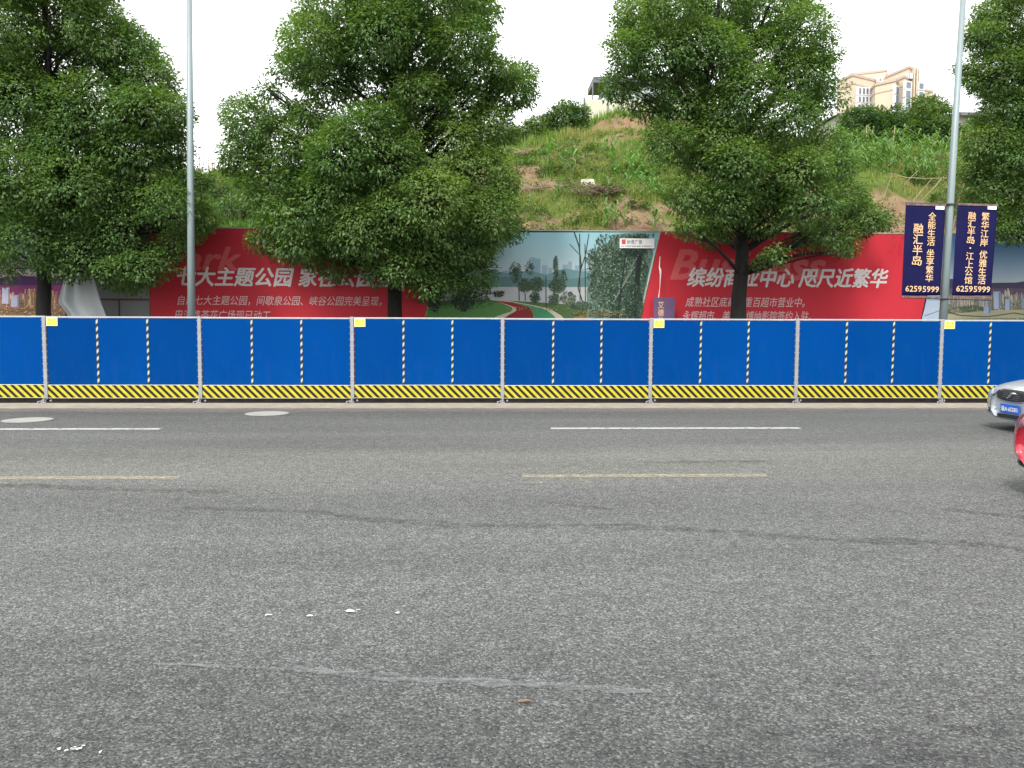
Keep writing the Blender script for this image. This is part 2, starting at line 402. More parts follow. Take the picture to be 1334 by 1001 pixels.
yw = gp(900, 558.3)[1]; yy_ = gp(840, 620.3)[1]
for a, b in ((-460, 210), (718, 1045)):
    xa = gp(a, 559)[0]; xb = gp(b, 559)[0]
    ribbon('white_lane_line', [(xa, yw), (xb, yw)], .17, M['white_paint'])
ribbon('white_lane_line', [(gp(1500, 558)[0], yw), (gp(1830, 558)[0], yw)], .17, M['white_paint'])
for a, b in ((-420, 238), (680, 1000)):
    xa = gp(a, 620)[0]; xb = gp(b, 620)[0]
    ribbon('yellow_centre_line', [(xa, yy_), (xb, yy_)], .17, M['yellow_paint'])
ribbon('yellow_centre_line', [(gp(-80, 630.5)[0], gp(100, 630.5)[1]), (gp(172, 630.5)[0], gp(100, 630.5)[1])], .13, M['ghost_paint'], .004)
ribbon('yellow_centre_line', [(gp(682, 629)[0], gp(700, 629)[1]), (gp(782, 629)[0], gp(700, 629)[1])], .1, M['ghost_paint'], .004)
def seam(pts, wd, m_, name='road_seam', z=.008):
    P = []
    for i in range(len(pts)-1):
        for t in np.linspace(0, 1, 9)[:-1 if i < len(pts)-2 else None]:
            px = pts[i][0]*(1-t)+pts[i+1][0]*t; py = pts[i][1]*(1-t)+pts[i+1][1]*t
            P.append(gp(px, py+random.uniform(-.7, .7)))
    W = [wd*random.uniform(.5, 1.35) for _ in P]; W[0] = W[-1] = .02
    ribbon(name, P, W, m_, z)
seam([(-60, 630), (200, 640), (300, 642)], .20, M['seam'])
seam([(230, 662), (420, 668), (470, 676), (600, 685), (760, 685), (900, 690)], .15, M['seam'])
seam([(880, 688), (1010, 699), (1100, 705), (1195, 706), (1290, 710), (1345, 720), (1450, 727)], .15, M['seam'])
seam([(1225, 665), (1330, 674), (1420, 676)], .14, M['seam'])
seam([(830, 603), (1010, 602)], .16, M['seam'])
seam([(700, 654), (800, 664)], .10, M['seam'])
seam([(380, 872), (470, 882), (560, 888), (700, 893), (850, 904)], .075, M['pale_streak'], 'pale_scuff')
seam([(200, 866), (380, 874)], .03, M['pale_streak'], 'pale_scuff')
def blotch(px, py, rx, ry, m_, n=14, z=.008, name='paint_splash'):
    mb = MB(); c = atZ(px, py); ex = abs(atZ(px+rx, py).x-c.x); ey = abs(atZ(px, py-ry).y-c.y)
    mb.add([(c.x+ex*random.uniform(.6, 1)*math.cos(2*math.pi*i/n), c.y+ey*random.uniform(.6, 1)*math.sin(2*math.pi*i/n), z) for i in range(n)], [tuple(range(n))])
    mb.obj(name, m_)['kind'] = 'structure'
for a in ((460, 797, 14, 2.4), (350, 803, 7, 1.4), (100, 977, 9, 3.6), (76, 979, 4.5, 2.5), (108, 973, 6, 3), (86, 981, 3, 3), (520, 800, 6, 1.5), (404, 804, 5, 1.6), (131, 982, 1.6, 3)):
    blotch(*a, M['splash'])
# fallen leaf near the camera
c = atZ(683, 917); lf = MB()
lf.add([(c.x-.034, c.y, .006), (c.x-.012, c.y-.010, .014), (c.x+.022, c.y-.007, .016), (c.x+.034, c.y+.004, .008), (c.x+.008, c.y+.013, .016), (c.x-.018, c.y+.010, .012)], [(0, 1, 4, 5), (1, 2, 3, 4)])
tag(lf.obj('fallen_leaf', mat('dry_leaf', (.17, .09, .05), .7)), 'small dry orange-brown leaf lying on the near asphalt', 'leaf')
# light concrete manhole covers
def manhole(px, py, rpx, label):
    c = atZ(px, py); r = rpx*(c-Vector((0, 0, H))).dot(fw)/F
    t = thing('manhole_cover', label, 'manhole', (c.x, c.y, 0), group='pale round manhole covers in the far lane')
    mb = MB(); n = 32
    for i in range(n):
        a, b = 2*math.pi*i/n, 2*math.pi*(i+1)/n
        mb.add([(r*math.cos(x)*k, r*math.sin(x)*k, z) for x, k, z in ((a, 1.07, .004), (b, 1.07, .004), (b, .985, .007), (a, .985, .007))], [(0, 1, 2, 3)])
    mb.obj('ring', M['cover_ring'], t)
    d = MB(); vs = [(r*.98*math.cos(2*math.pi*i/n), r*.98*math.sin(2*math.pi*i/n), .0125) for i in range(n)]
    vb = [(x, y, .002) for x, y, z in vs]
    d.add(vs+vb, [tuple(range(n))]+[(i, n+i, n+(i+1) % n, (i+1) % n) for i in range(n)])
    for sgn in (-1, 1): d.box(sgn*r*.5-.03, sgn*r*.5+.03, -.012, .012, .0125, .017)
    d.obj('cover_plate', M['cover'], t)
manhole(36, 548, 30, 'pale concrete manhole cover at the left edge, beside the white lane line')
manhole(348, 539.5, 28, 'pale concrete manhole cover close to the gutter, below the second hoarding section')

# ------------------------------------------------------------------ blue hoarding along the road
YB, X0, WS, HB = 16.737, -8.853, 3.105, 1.768
def make_section():
    t = thing('hoarding_section', '', 'hoarding', group='blue metal hoarding sections along the road')
    sw = (WS-.075)/3
    s0 = None
    for k in range(3):
        mb = MB(); a, b = .045+k*sw+.003, .045+(k+1)*sw-.003
        # shallow folded edges so each sheet reads as its own tray
        mb.add([(a, -.012, .372), (a+.012, -.020, .372), (b-.012, -.020, .372), (b, -.012, .372),
                (a, -.012, 1.728), (a+.012, -.020, 1.728), (b-.012, -.020, 1.728), (b, -.012, 1.728)],
               [(0, 1, 5, 4), (1, 2, 6, 5), (2, 3, 7, 6)])
        mb.box(a, b, -.0118, .014, .372, 1.728)
        mb.obj('blue_sheet', M['blue'], t)
    for k in (1, 2):
        x = .045+k*sw
        MB().box(x-.019, x+.019, -.029, -.0205, .374, 1.722).obj('striped_strip', M['strip'], t)
    MB().box(.04, WS-.03, -.026, .010, .106, .362).obj('hazard_board', M['hazard'], t)
    MB().box(.04, WS-.03, -.028, .010, .0985, .1045).box(.04, WS-.03, -.0275, .012, .363, .371).obj('yellow_trim', M['notice_edge'], t)
    MB().box(.0, WS-.0, -.026, .020, .0, .098).box(.05, WS-.05, -.11, -.026, .0, .035).obj('base_skirt', M['black'], t)
    MB().box(.035, WS-.035, -.030, .022, 1.735, HB-.002).obj('top_rail', M['rail'], t, bevel=.004)
    p = MB().box(-.036, .036, -.045, .03, .075, HB+.006).obj('post', M['galv'], t, bevel=.006)
    rv = MB()
    for z in np.arange(.42, 1.72, .127):
        for x in (-.047, .047):
            rv.box(x-.006, x+.006, -.034, -.018, z-.006, z+.006)
    rv.obj('rivets', M['rail'], p)
    ft = MB(); ft.box(-.05, .05, -.16, .04, .012, .028); ft.box(-.012, .012, -.15, -.045, .028, .10)
    ft.tube([(-.03, -.13, .0), (-.03, -.13, .07)], .014, 8); ft.tube([(.10, -.035, .05), (.10, -.06, .05)], .02, 8)
    ft.tube([(-.10, -.16, .035), (.03, -.10, .055)], .012, 6); ft.tube([(-.10, -.16, .0), (-.10, -.16, .045)], .016, 8)
    ft.obj('foot_bracket', M['galv'], p)
    return t
sec0 = make_section()
labels = {
 -2: 'blue hoarding section running out past the left edge of the view',
 -1: 'blue hoarding section cut by the left edge, below the sunset city print',
 0: 'blue hoarding section with yellow notice, below the white tarpaulin and leftmost trunk',
 1: 'blue hoarding section without notice, below the small lines of the park advert',
 2: 'blue hoarding section with yellow notice, in front of the second tree trunk',
 3: 'blue hoarding section without notice, below the printed red and green path',
 4: 'blue hoarding section with yellow notice, just below the purple vertical sign',
 5: 'blue hoarding section without notice, between third trunk and right lamp post',
 6: 'blue hoarding section with yellow notice, behind the silver car',
 7: 'blue hoarding section running on past the right edge behind the silver car'}
for i in range(-2, 8):
    t = sec0 if i == -2 else copy_tree(sec0)
    t.location = (X0+WS*i, YB+random.uniform(-.008, .008), random.uniform(-.004, .006))
    t.rotation_euler = (random.uniform(-.010, .010), random.uniform(-.0012, .0012), random.uniform(-.004, .004)); t['label'] = labels[i]
    if i in (0, 2, 4, 6):
        n = MB().box(.05, .275, -.034, -.0295, 1.572, 1.738).obj('notice', M['notice_edge'], t)
        MB().box(.062, .263, -.0362, -.0342, 1.584, 1.726).obj('notice_panel', M['notice_yellow'], n)
        k = MB().box(.085, .125, -.038, -.0364, 1.675, 1.708).box(.200, .240, -.038, -.0364, 1.678, 1.706)
        for z in (1.652, 1.634, 1.616): k.box(.09, .09+random.uniform(.09, .14), -.038, -.0364, z, z+.006)
        k.obj('notice_print', M['notice_ink'], n)

# ------------------------------------------------------------------ text
def text_obj(s, name, m_, parent, x0, x1, z0, z1, y, shear=0, bold=0, keep=False, track=1.0, lead=1.0, off=(0, 0, 0)):
    """lettering fitted to the box x0..x1, z0..z1 on the plane at y, as a thin mesh"""
    cu = bpy.data.curves.new(name, 'FONT'); cu.body = s; cu.size = 1; cu.shear = shear
    cu.resolution_u = 2; cu.space_character = track; cu.space_line = lead; cu.fill_mode = 'FRONT'
    to = bpy.data.objects.new('tmp', cu); COL.objects.link(to)
    dg = bpy.context.evaluated_depsgraph_get(); dg.update()
    me = bpy.data.meshes.new_from_object(to.evaluated_get(dg))
    bpy.data.objects.remove(to)
    n = len(me.vertices); co = np.empty(n*3, np.float32); me.vertices.foreach_get('co', co); co = co.reshape(-1, 3)
    lo, hi = co.min(0), co.max(0)
    sx = (x1-x0)/(hi[0]-lo[0]); sz = (z1-z0)/(hi[1]-lo[1])
    if keep: sx = sz = min(sx, sz)
    out = np.empty_like(co)
    out[:, 0] = x0+(co[:, 0]-lo[0])*sx-off[0]; out[:, 2] = z0+(co[:, 1]-lo[1])*sz-off[2]; out[:, 1] = y-off[1]
    me.vertices.foreach_set('co', out.ravel())
    fs = [tuple(p.vertices) for p in me.polygons]; bpy.data.meshes.remove(me)
    b_ = bold*sz; mb = MB(); sh = [(0, 0)] if not bold else [(0, 0), (b_, 0), (-b_, 0), (0, b_*.8), (0, -b_*.8), (b_*.7, b_*.6), (-b_*.7, -b_*.6), (b_*.7, -b_*.6), (-b_*.7, b_*.6)]
    for k_, (ax, az_) in enumerate(sh):
        mb.add([(p[0]+ax, p[1]-k_*.00025, p[2]+az_) for p in out.tolist()], fs)
    return mb.obj(name, m_, parent)

# ------------------------------------------------------------------ billboards
YW = 20.5
def bp(px, py): p = atY(px, py, YW); return (p.x, p.z)
ZT = bp(900, 303)[1]; ZB0 = .12
def board(name, label, outline, m_, thick=.07):
    """outline: px polygon of the printed face (clockwise from top left)"""
    t = thing(name, label, 'billboard', (bp(outline[0][0], 400)[0], YW, .12))
    ox = t.location.x; P = []
    for px, py in outline:
        x, z = bp(px, py) if py < 500 else (bp(px, 412)[0], ZB0)
        if py <= 305: z = ZT
        P.append((x-ox, z-.12))
    n = len(P); mb = MB()
    mb.add([(x, 0, z) for x, z in P]+[(x, thick, z) for x, z in P],
           [tuple(range(n))[::-1], tuple(range(n, 2*n))]+[(i, (i+1) % n, n+(i+1) % n, n+i) for i in range(n)])
    mb.obj('printed_face', m_, t)
    return t
def ext(px, py, px2, py2, y=500):  # continue an edge below the hoarding
    return px+(px2-px)*(y-py)/(py2-py)
def slab(t, px0, px1, name='top_rail'):
    x0, x1 = bp(px0, 303)[0]-t.location.x, bp(px1, 303)[0]-t.location.x
    MB().box(x0, x1, -.012, .09, ZT-.12+.002, ZT-.12+.035).obj(name, M['board_edge'], t)

XL = lambda px, py: bp(px, py)
b_red1 = board('billboard', 'red park billboard with slanted right edge, behind the left lamp post', [(193.5, 303), (583, 303), (549, 430), (545, 510), (196, 510)], M['red'])
slab(b_red1, 193.5, 582)
b_red2 = board('billboard', 'red business billboard behind the third tree trunk', [(861, 303), (1223, 303), (1197, 430), (1193, 510), (826, 510), (832, 430)], M['red'])
slab(b_red2, 861, 1222)
def put(t, s, nm, m_, px0, px1, py0, py1, shear=.25, bold=0, dy=.004, **k):
    x0, z1 = bp(px0, py0); x1, z0 = bp(px1, py1); L0 = t.location
    return text_obj(s, nm, m_, t, x0-L0.x, x1-L0.x, z0-L0.z, z1-L0.z, -dy, shear, bold, **k)
put(b_red1, 'Park', 'faint_lettering', M['txt_ghost'], 214, 313, 322, 352, .3, .03, .003)
put(b_red1, '七大主题公园 家在公园里', 'headline', M['txt_white'], 231, 514, 348, 374, .22, .028, .006)
put(b_red1, '自建七大主题公园，间歇泉公园、峡谷公园完美呈现，', 'small_print', M['txt_pale'], 231, 497, 385, 399, .22, .004, .006)
put(b_red1, '巴滨路茶花广场现已动工。', 'small_print', M['txt_pale'], 228, 356, 404, 418, .22, .004, .006)
put(b_red2, 'Business', 'faint_lettering', M['txt_ghost'], 875, 1074, 326, 365, .3, .03, .003)
put(b_red2, '缤纷商业中心 咫尺近繁华', 'headline', M['txt_white'], 896, 1156, 349, 375, .22, .028, .006)
put(b_red2, '成熟社区底商，重百超市营业中。', 'small_print', M['txt_pale'], 893, 1048, 387, 401, .22, .006, .006)
put(b_red2, '永辉超市、美食、博纳影院签约入驻。', 'small_print', M['txt_pale'], 889, 1056, 405, 419, .22, .006, .006)

class Art(MB):
    """flat print on a billboard: px polygons, every layer a hair proud of the last"""
    def __init__(s, t): super().__init__(); s.t = t; s.d = .002
    def poly(s, pts, col, step=True):
        L0 = s.t.location; q = []
        for p in pts:
            x, z = bp(*p) if p[1] < 450 else (bp(p[0], 412)[0], ZB0)
            z = min(z, ZT); q.append((x-L0.x, -s.d, z-L0.z))
        s.add(q, [tuple(range(len(q)))], 0, lin(*col))
        if step: s.d += .0002
    def rect(s, x0, x1, y0, y1, col): s.poly([(x0, y0), (x1, y0), (x1, y1), (x0, y1)], col)
    def fade(s, x0, x1, y0, y1, c0, c1, n=14):
        for i in range(n):
            t = (i+.5)/n; s.poly([(x0, y0+(y1-y0)*i/n), (x1, y0+(y1-y0)*i/n), (x1, y0+(y1-y0)*(i+1)/n), (x0, y0+(y1-y0)*(i+1)/n)], [a*(1-t)+b*t for a, b in zip(c0, c1)], False)
        s.d += .0002
    def flecks(s, cx, cy, rx, ry, c0, c1, n, size=1.6, sq=1.0):
        n = int(n*1.7)
        for i in range(n):
            a = random.uniform(0, 6.28); r_ = math.sqrt(random.random()); x = cx+rx*r_*math.cos(a); y = cy+ry*r_*math.sin(a)*sq
            if y > 428 or y < 304.5: continue
            t = random.random(); k = [u*(1-t)+v*t for u, v in zip(c0, c1)]; an = random.uniform(0, 3.1); e = size*random.uniform(.5, 1.2)
            s.poly([(x+e*math.cos(an+g), y+e*math.sin(an+g)*.8) for g in (0, 1.9, 3.6)], k, False)
            if i % 12 == 11: s.d += .00004
        s.d += .0002
    def line(s, pts, w0, col):
        for (ax, ay), (bx, by) in zip(pts[:-1], pts[1:]):
            l = math.hypot(bx-ax, by-ay); nx, ny = -(by-ay)/l*w0/2, (bx-ax)/l*w0/2
            s.poly([(ax+nx, ay+ny), (bx+nx, by+ny), (bx-nx, by-ny), (ax-nx, ay-ny)], col, False)
        s.d += .0002

# park photograph print
b_park = board('billboard', 'printed park view with lake and red and green path, between the red adverts',
               [(584, 303), (859.5, 303), (830.5, 430), (824.5, 510), (546.5, 510), (550.5, 430)], M['ink'])
slab(b_park, 584, 860)
A = Art(b_park)
edge = lambda y, k=0: 859.5-(y-303)*29/127-k          # right slanted edge
ledge = lambda y: 584-(y-303)*33.5/127+.5
def band(y0, y1, c0, c1, n):
    for i in range(n):
        a, b = y0+(y1-y0)*i/n, y0+(y1-y0)*(i+1)/n; t = (i+.5)/n
        A.poly([(ledge(a), a), (edge(a), a), (edge(b), b), (ledge(b), b)], [p*(1-t)+q*t for p, q in zip(c0, c1)], False)
    A.d += .0002
band(303, 372, (128, 172, 182), (172, 176, 178), 20)
band(372, 398, (158, 160, 162), (150, 154, 156), 4)
band(398, 440, (70, 96, 58), (62, 88, 52), 4)
A.poly([(689, 337), (704, 337), (704, 360), (689, 360)], (120, 146, 160)); A.rect(691, 697, 335.5, 340, (120, 146, 160))
for x0, x1, y in ((706, 713, 346), (714, 719, 349), (733, 740, 345), (740, 745, 341), (722, 730, 352), (749, 756, 346), (757, 764, 350), (668, 676, 349), (655, 662, 353), (775, 790, 347)):
    A.rect(x0, x1, y, 362, (126, 150, 158))
A.poly([(590, 362), (640, 352), (660, 356), (690, 353), (712, 358), (735, 350), (760, 354), (800, 350), (845, 356), (842, 373), (588, 373)], (96, 128, 132))
A.poly([(590, 366), (660, 361), (720, 365), (790, 360), (844, 364), (842, 374), (588, 374)], (82, 112, 112))
A.poly([(560, 392), (640, 391), (700, 394), (760, 398), (838, 397), (835, 428), (556, 428)], (66, 88, 52))
A.poly([(556, 402), (600, 395), (640, 393), (668, 399), (672, 404), (650, 414), (556, 428)], (74, 116, 62))
A.poly([(640, 391), (664, 392.5), (690, 397), (716, 402), (732, 412), (742, 428), (618, 428), (648, 412), (666, 406), (668, 401), (656, 396)], (172, 162, 142))
A.poly([(641, 391.5), (662, 393.5), (684, 397), (694, 403), (697, 428), (640, 428), (662, 411), (673, 405), (672, 401), (658, 396)], (122, 36, 38))
A.poly([(662, 393), (690, 398), (712, 404), (722, 412), (730, 428), (698, 428), (695, 410), (689, 400)], (58, 124, 88))
A.poly([(735, 418), (760, 410), (810, 406), (834, 408), (832, 428), (740, 428)], (128, 98, 56))
A.poly([(772, 345), (778, 322), (790, 318), (800, 306), (818, 304), (842, 304), (edge(330, 2), 330), (edge(360, 2), 360), (edge(428, 1), 428), (766, 428), (764, 380)], (92, 112, 100))
A.poly([(800, 330), (812, 316), (830, 312), (edge(350, 3), 350), (edge(428, 2), 428), (796, 428), (790, 370)], (58, 78, 66))
for cx, cy, rx, ry in ((684, 373, 8, 7), (699, 372, 9, 8), (726, 374, 9, 7), (672, 356, 5, 10), (697, 389, 6, 6), (722, 391, 6, 5), (603, 389, 13, 14), (566, 386, 8, 18)):
    A.poly([(cx+rx*math.cos(k*.7)*random.uniform(.7, 1), cy+ry*math.sin(k*.7)*random.uniform(.7, 1)) for k in range(9)], (62, 82, 66))
dk, mk, lk = (30, 46, 36), (52, 74, 52), (96, 116, 92)
A.flecks(600, 395, 48, 8, (44, 70, 38), (72, 100, 52), 160)
A.flecks(566, 385, 10, 22, (22, 30, 34), (44, 58, 46), 220); A.flecks(604, 388, 16, 18, (18, 28, 26), (40, 56, 38), 260); A.flecks(628, 380, 12, 16, dk, mk, 150)
for x, y0, y1 in ((569, 395, 408), (605, 392, 405), (676, 376, 392), (684, 382, 392), (699, 382, 394), (711, 360, 402), (715, 398, 404), (755, 305, 392), (762, 318, 395), (721, 362, 385)):
    A.line([(x, y0), (x+.5, y1)], 1.1, (44, 50, 46))
A.line([(748, 303), (754, 320), (757, 345), (753, 375), (759, 394)], 1.5, (50, 54, 50)); A.line([(767, 305), (763, 330), (757, 350)], 1, (52, 58, 52))
A.line([(742, 318), (757, 334)], .8, (80, 90, 86)); A.line([(781, 312), (792, 324), (806, 352)], .9, (56, 66, 60))
for cx, cy, rx, ry, n in ((672, 355, 8, 14, 90), (684, 372, 9, 9, 150), (699, 371, 10, 10, 170), (697, 388, 7, 7, 90), (724, 350, 3, 18, 90), (726, 373, 11, 9, 170), (732, 361, 8, 9, 60), (722, 390, 8, 7, 90), (690, 350, 6, 10, 40),
                        (740, 388, 10, 8, 90), (757, 398, 14, 5, 140), (775, 360, 10, 30, 170), (772, 335, 10, 12, 90), (790, 375, 12, 28, 260), (795, 335, 12, 14, 150)):
    A.flecks(cx, cy, rx, ry, dk, (84, 104, 80), n, 1.4)
A.flecks(650, 383, 8, 4, dk, mk, 50); A.flecks(741, 392, 9, 6, (90, 100, 80), (130, 138, 110), 50, 1.1)
for k in range(2000):
    y = random.uniform(305, 427); x = random.uniform(768+max(0, 330-y)*.5, edge(y, 5)); t = random.random()
    c_ = random.choice(((26, 42, 34), (40, 60, 46), (70, 96, 78), (118, 136, 118), (44, 66, 40)))
    e = random.uniform(.7, 2.0); an = random.uniform(0, 3)
    A.poly([(x+e*math.cos(an+g)*.8, y+e*math.sin(an+g)) for g in (0, 1.9, 3.6)], c_, False)
    if k % 30 == 29: A.d += .00012
A.d += .0002
A.line([(833, 330), (830, 360), (826, 426)], 6, (24, 34, 32)); A.line([(835, 325), (822, 350), (804, 385)], 1.5, (88, 98, 90)); A.line([(836, 334), (843, 356)], 1.3, (60, 72, 66))
A.line([(826, 348), (800, 392)], 1.2, (104, 112, 100)); A.line([(815, 330), (808, 380), (804, 426)], 2, (32, 44, 38))
A.flecks(828, 322, 16, 14, (22, 36, 34), (46, 64, 54), 220, 1.7); A.flecks(826, 395, 12, 26, (24, 36, 32), (60, 80, 58), 200, 1.6)
A.flecks(700, 402, 45, 3, (84, 110, 70), (120, 140, 90), 50, 1.1); A.flecks(785, 408, 40, 4, (50, 66, 44), (140, 112, 70), 120, 1.3)
A.obj('park_print', M['ink'], b_park)
# small white contractor label stuck on it
x0, z1 = bp(807, 311); x1, z0 = bp(852, 324); L0 = b_park.location
LD = A.d
lb = MB().box(x0-L0.x, x1-L0.x, -LD-.006, -LD-.002, z0-L0.z, z1-L0.z).obj('advert_label', M['label_white'], b_park)
put(b_park, '妙灵广告', 'lettering', M['txt_dark'], 816.5, 836, 313, 318.6, 0, .006, LD+.0075)
kk = MB()
for k in range(18):
    xx, zz = bp(809+k*2.25, 321.2); kk.box(xx-L0.x, xx-L0.x+random.uniform(.015, .036), -LD-.0072, -LD-.0065, zz-L0.z-.012, zz-L0.z+.012)
kk.obj('phone_line', M['txt_dark'], b_park)
xx, zz = bp(812, 315.5); MB().box(xx-L0.x-.05, xx-L0.x+.05, -LD-.0072, -LD-.0065, zz-L0.z-.06, zz-L0.z+.06).obj('red_mark', M['txt_ghost'], b_park)

def city(t, x0, x1, hill, warm):
    a = Art(t)
    rnd = random.Random(int(x0)+99)
    if warm: a.fade(x0, x1, 300, 366, (112, 136, 170), (196, 176, 172), 12)
    else: a.fade(x0, x1, 303, 372, (70, 120, 170), (168, 176, 184), 14)
    a.poly([(x0, 372)]+[(x0+(x1-x0)*i/9, hill-rnd.uniform(0, 7)) for i in range(10)]+[(x1, 384), (x0, 384)], (82, 50, 98) if warm else (64, 60, 84))
    a.rect(x0, x1, hill+6, 392, (134, 62, 108) if warm else (88, 72, 92))
    a.fade(x0, x1, 384, 430, (150, 112, 104) if warm else (116, 108, 98), (126, 104, 70) if warm else (112, 116, 96), 6)
    for k in range(int((x1-x0)*.9)):                      # far blocks of the printed city
        x = rnd.uniform(x0, x1-2); y = rnd.uniform(376, 396); c_ = rnd.choice(((206, 172, 140), (180, 130, 120), (220, 196, 150), (150, 110, 116)) if warm else ((150, 146, 140), (176, 168, 150), (120, 118, 120), (96, 98, 96)))
        wdt = rnd.uniform(.8, 2.2); a.poly([(x, y), (min(x+wdt, x1), y), (min(x+wdt, x1), y+rnd.uniform(4, 10)), (x, y+9)], c_, False)
        if k % 6 == 5: a.d += .0001
    for k in range(int((x1-x0)*5)):
        x = rnd.uniform(x0+1.5, x1-1.5); y = rnd.uniform(392, 427); e = rnd.uniform(.6, 1.8)
        c_ = rnd.choice(((216, 180, 110), (150, 120, 70), (104, 100, 54), (190, 150, 110), (84, 66, 60)) if warm else ((150, 148, 110), (96, 110, 76), (64, 78, 56), (176, 170, 140), (100, 104, 104)))
        a.poly([(x-e, y), (x, y-e*.6), (x+e, y+.2), (x, y+e*.6)], c_, False)
        if k % 30 == 29: a.d += .0001
    a.d += .0002; return a
b_city1 = board('billboard', 'printed sunset city with purple mountains behind the leftmost tree trunk', [(-190, 303), (86, 303), (86, 510), (-190, 510)], M['ink'])
slab(b_city1, -190, 86)
a = city(b_city1, -189, 85.5, 366, True)
for x0, x1, y0, y1, c_ in ((3, 13, 375, 396, (196, 190, 214)), (15, 25, 385, 400, (186, 184, 208)), (40, 43, 377, 398, (200, 160, 120)), (44, 47, 378, 398, (186, 140, 110)), (66, 69, 380, 398, (206, 160, 130)), (73, 76, 380, 396, (190, 120, 120)), (-30, -18, 376, 398, (190, 186, 208))):
    a.rect(x0, x1, y0, y1, c_); a.rect(x1-2, x1-.2, y0+1, y1, tuple(int(v*.75) for v in c_))
a.line([(0, 404), (22, 407), (36, 403), (60, 410)], 1.2, (120, 90, 60)); a.obj('city_print', M['ink'], b_city1)
b_grey = board('billboard', 'blank grey board with thin dark red line, between the tarpaulin and red park billboard', [(87, 303), (193, 303), (195.5, 430), (195.5, 510), (87, 510)], M['board_grey'])
slab(b_grey, 87, 193)
x0, z = bp(90, 389.5); x1, _ = bp(194, 389.5); L0 = b_grey.location
MB().box(x0-L0.x, x1-L0.x, -.012, -.003, z-.035-L0.z, z+.01-L0.z).obj('red_line', mat('dark_red_line', (.13, .03, .03), .7), b_grey)
x0, z = bp(155, 388); L0 = b_grey.location
for px in (155,):
    x0, _ = bp(px, 389); MB().box(x0-L0.x-.012, x0-L0.x+.012, -.010, -.002, .3, z-L0.z-.05).obj('board_joint', M['dark'], b_grey)
b_city2 = board('billboard', 'printed river city with pale towers behind the right lamp post banners', [(1224, 303), (1520, 303), (1520, 510), (1194, 510), (1198, 430)], M['ink'])
slab(b_city2, 1224, 1520)
a = city(b_city2, 1226, 1519, 370, False)
a.poly([(1224.5, 303), (1226, 303), (1226, 428), (1198.5, 428)], (120, 146, 172))
a.poly([(1201, 414), (1207, 392), (1226, 392), (1226, 428), (1199, 428)], (150, 164, 180)); a.line([(1204, 412), (1226, 404)], .8, (70, 60, 60))
a.poly([(1226, 410), (1300, 404), (1519, 402), (1519, 412), (1226, 416)], (150, 146, 120))
for x0, x1, y0, y1, c_ in ((1294, 1303, 380, 403, (150, 164, 192)), (1281, 1290, 392, 408, (140, 154, 180)), (1309, 1317, 390, 404, (144, 156, 180)), (1330, 1338, 388, 402, (120, 130, 150)), (1360, 1372, 384, 404, (140, 150, 176))):
    a.rect(x0, x1, y0, y1, c_); a.rect(x1-2.4, x1-.3, y0+1, y1, tuple(int(v*.72) for v in c_))
for k in range(26):
    x = 1240+k*2.2; a.rect(x, x+1.2, 384+random.uniform(0, 5), 400, random.choice(((168, 162, 150), (130, 126, 122), (188, 178, 160))))
a.line([(1226, 404), (1250, 411), (1285, 413), (1320, 408), (1350, 412)], 1.2, (70, 76, 64)); a.flecks(1265, 402, 16, 4, (56, 86, 60), (86, 110, 80), 80, 1.2)
a.obj('city_print', M['ink'], b_city2)

# white rag hanging and the small purple vertical sign in front of the billboard edge
p = atY(865, 402, 20.2); t = thing('vertical_sign', 'small faded purple vertical sign with yellow characters, hanging by a white cord', 'sign', (p.x, 20.2, p.z))
x0, x1 = atY(851.5, 402, 20.2).x-p.x, atY(879, 402, 20.2).x-p.x; z1 = atY(865, 388, 20.2).z-p.z
MB().box(x0, x1, 0, .02, -1.1, z1).obj('sign_board', M['purple'], t)
cz = (z1)/13.5
for k, ch in enumerate('艾德公馆'):
    zc = atY(860, 397.5+k*10, 20.2).z-p.z; xc = atY(861, 400, 20.2).x-p.x
    text_obj(ch, 'character', M['txt_gold'], t, xc-.075, xc+.075, zc-.085, zc+.085, -.004, bold=.012)
q1, q2, q3, q4, q5 = [atY(a_, b_, 20.2)-p for a_, b_ in ((860, 334), (859, 348), (860.5, 358), (859.5, 375), (858, 388))]
MB().tube([q1, q2, q3, q4, q5], [.005, .014, .016, .006, .012], 6).obj('cord', M['label_white'], t)
MB().tube([q2, (q2+q3)/2+Vector((.012, -.01, 0)), q3], [.012, .028, .02], 6).obj('knotted_rag', M['label_white'], t)

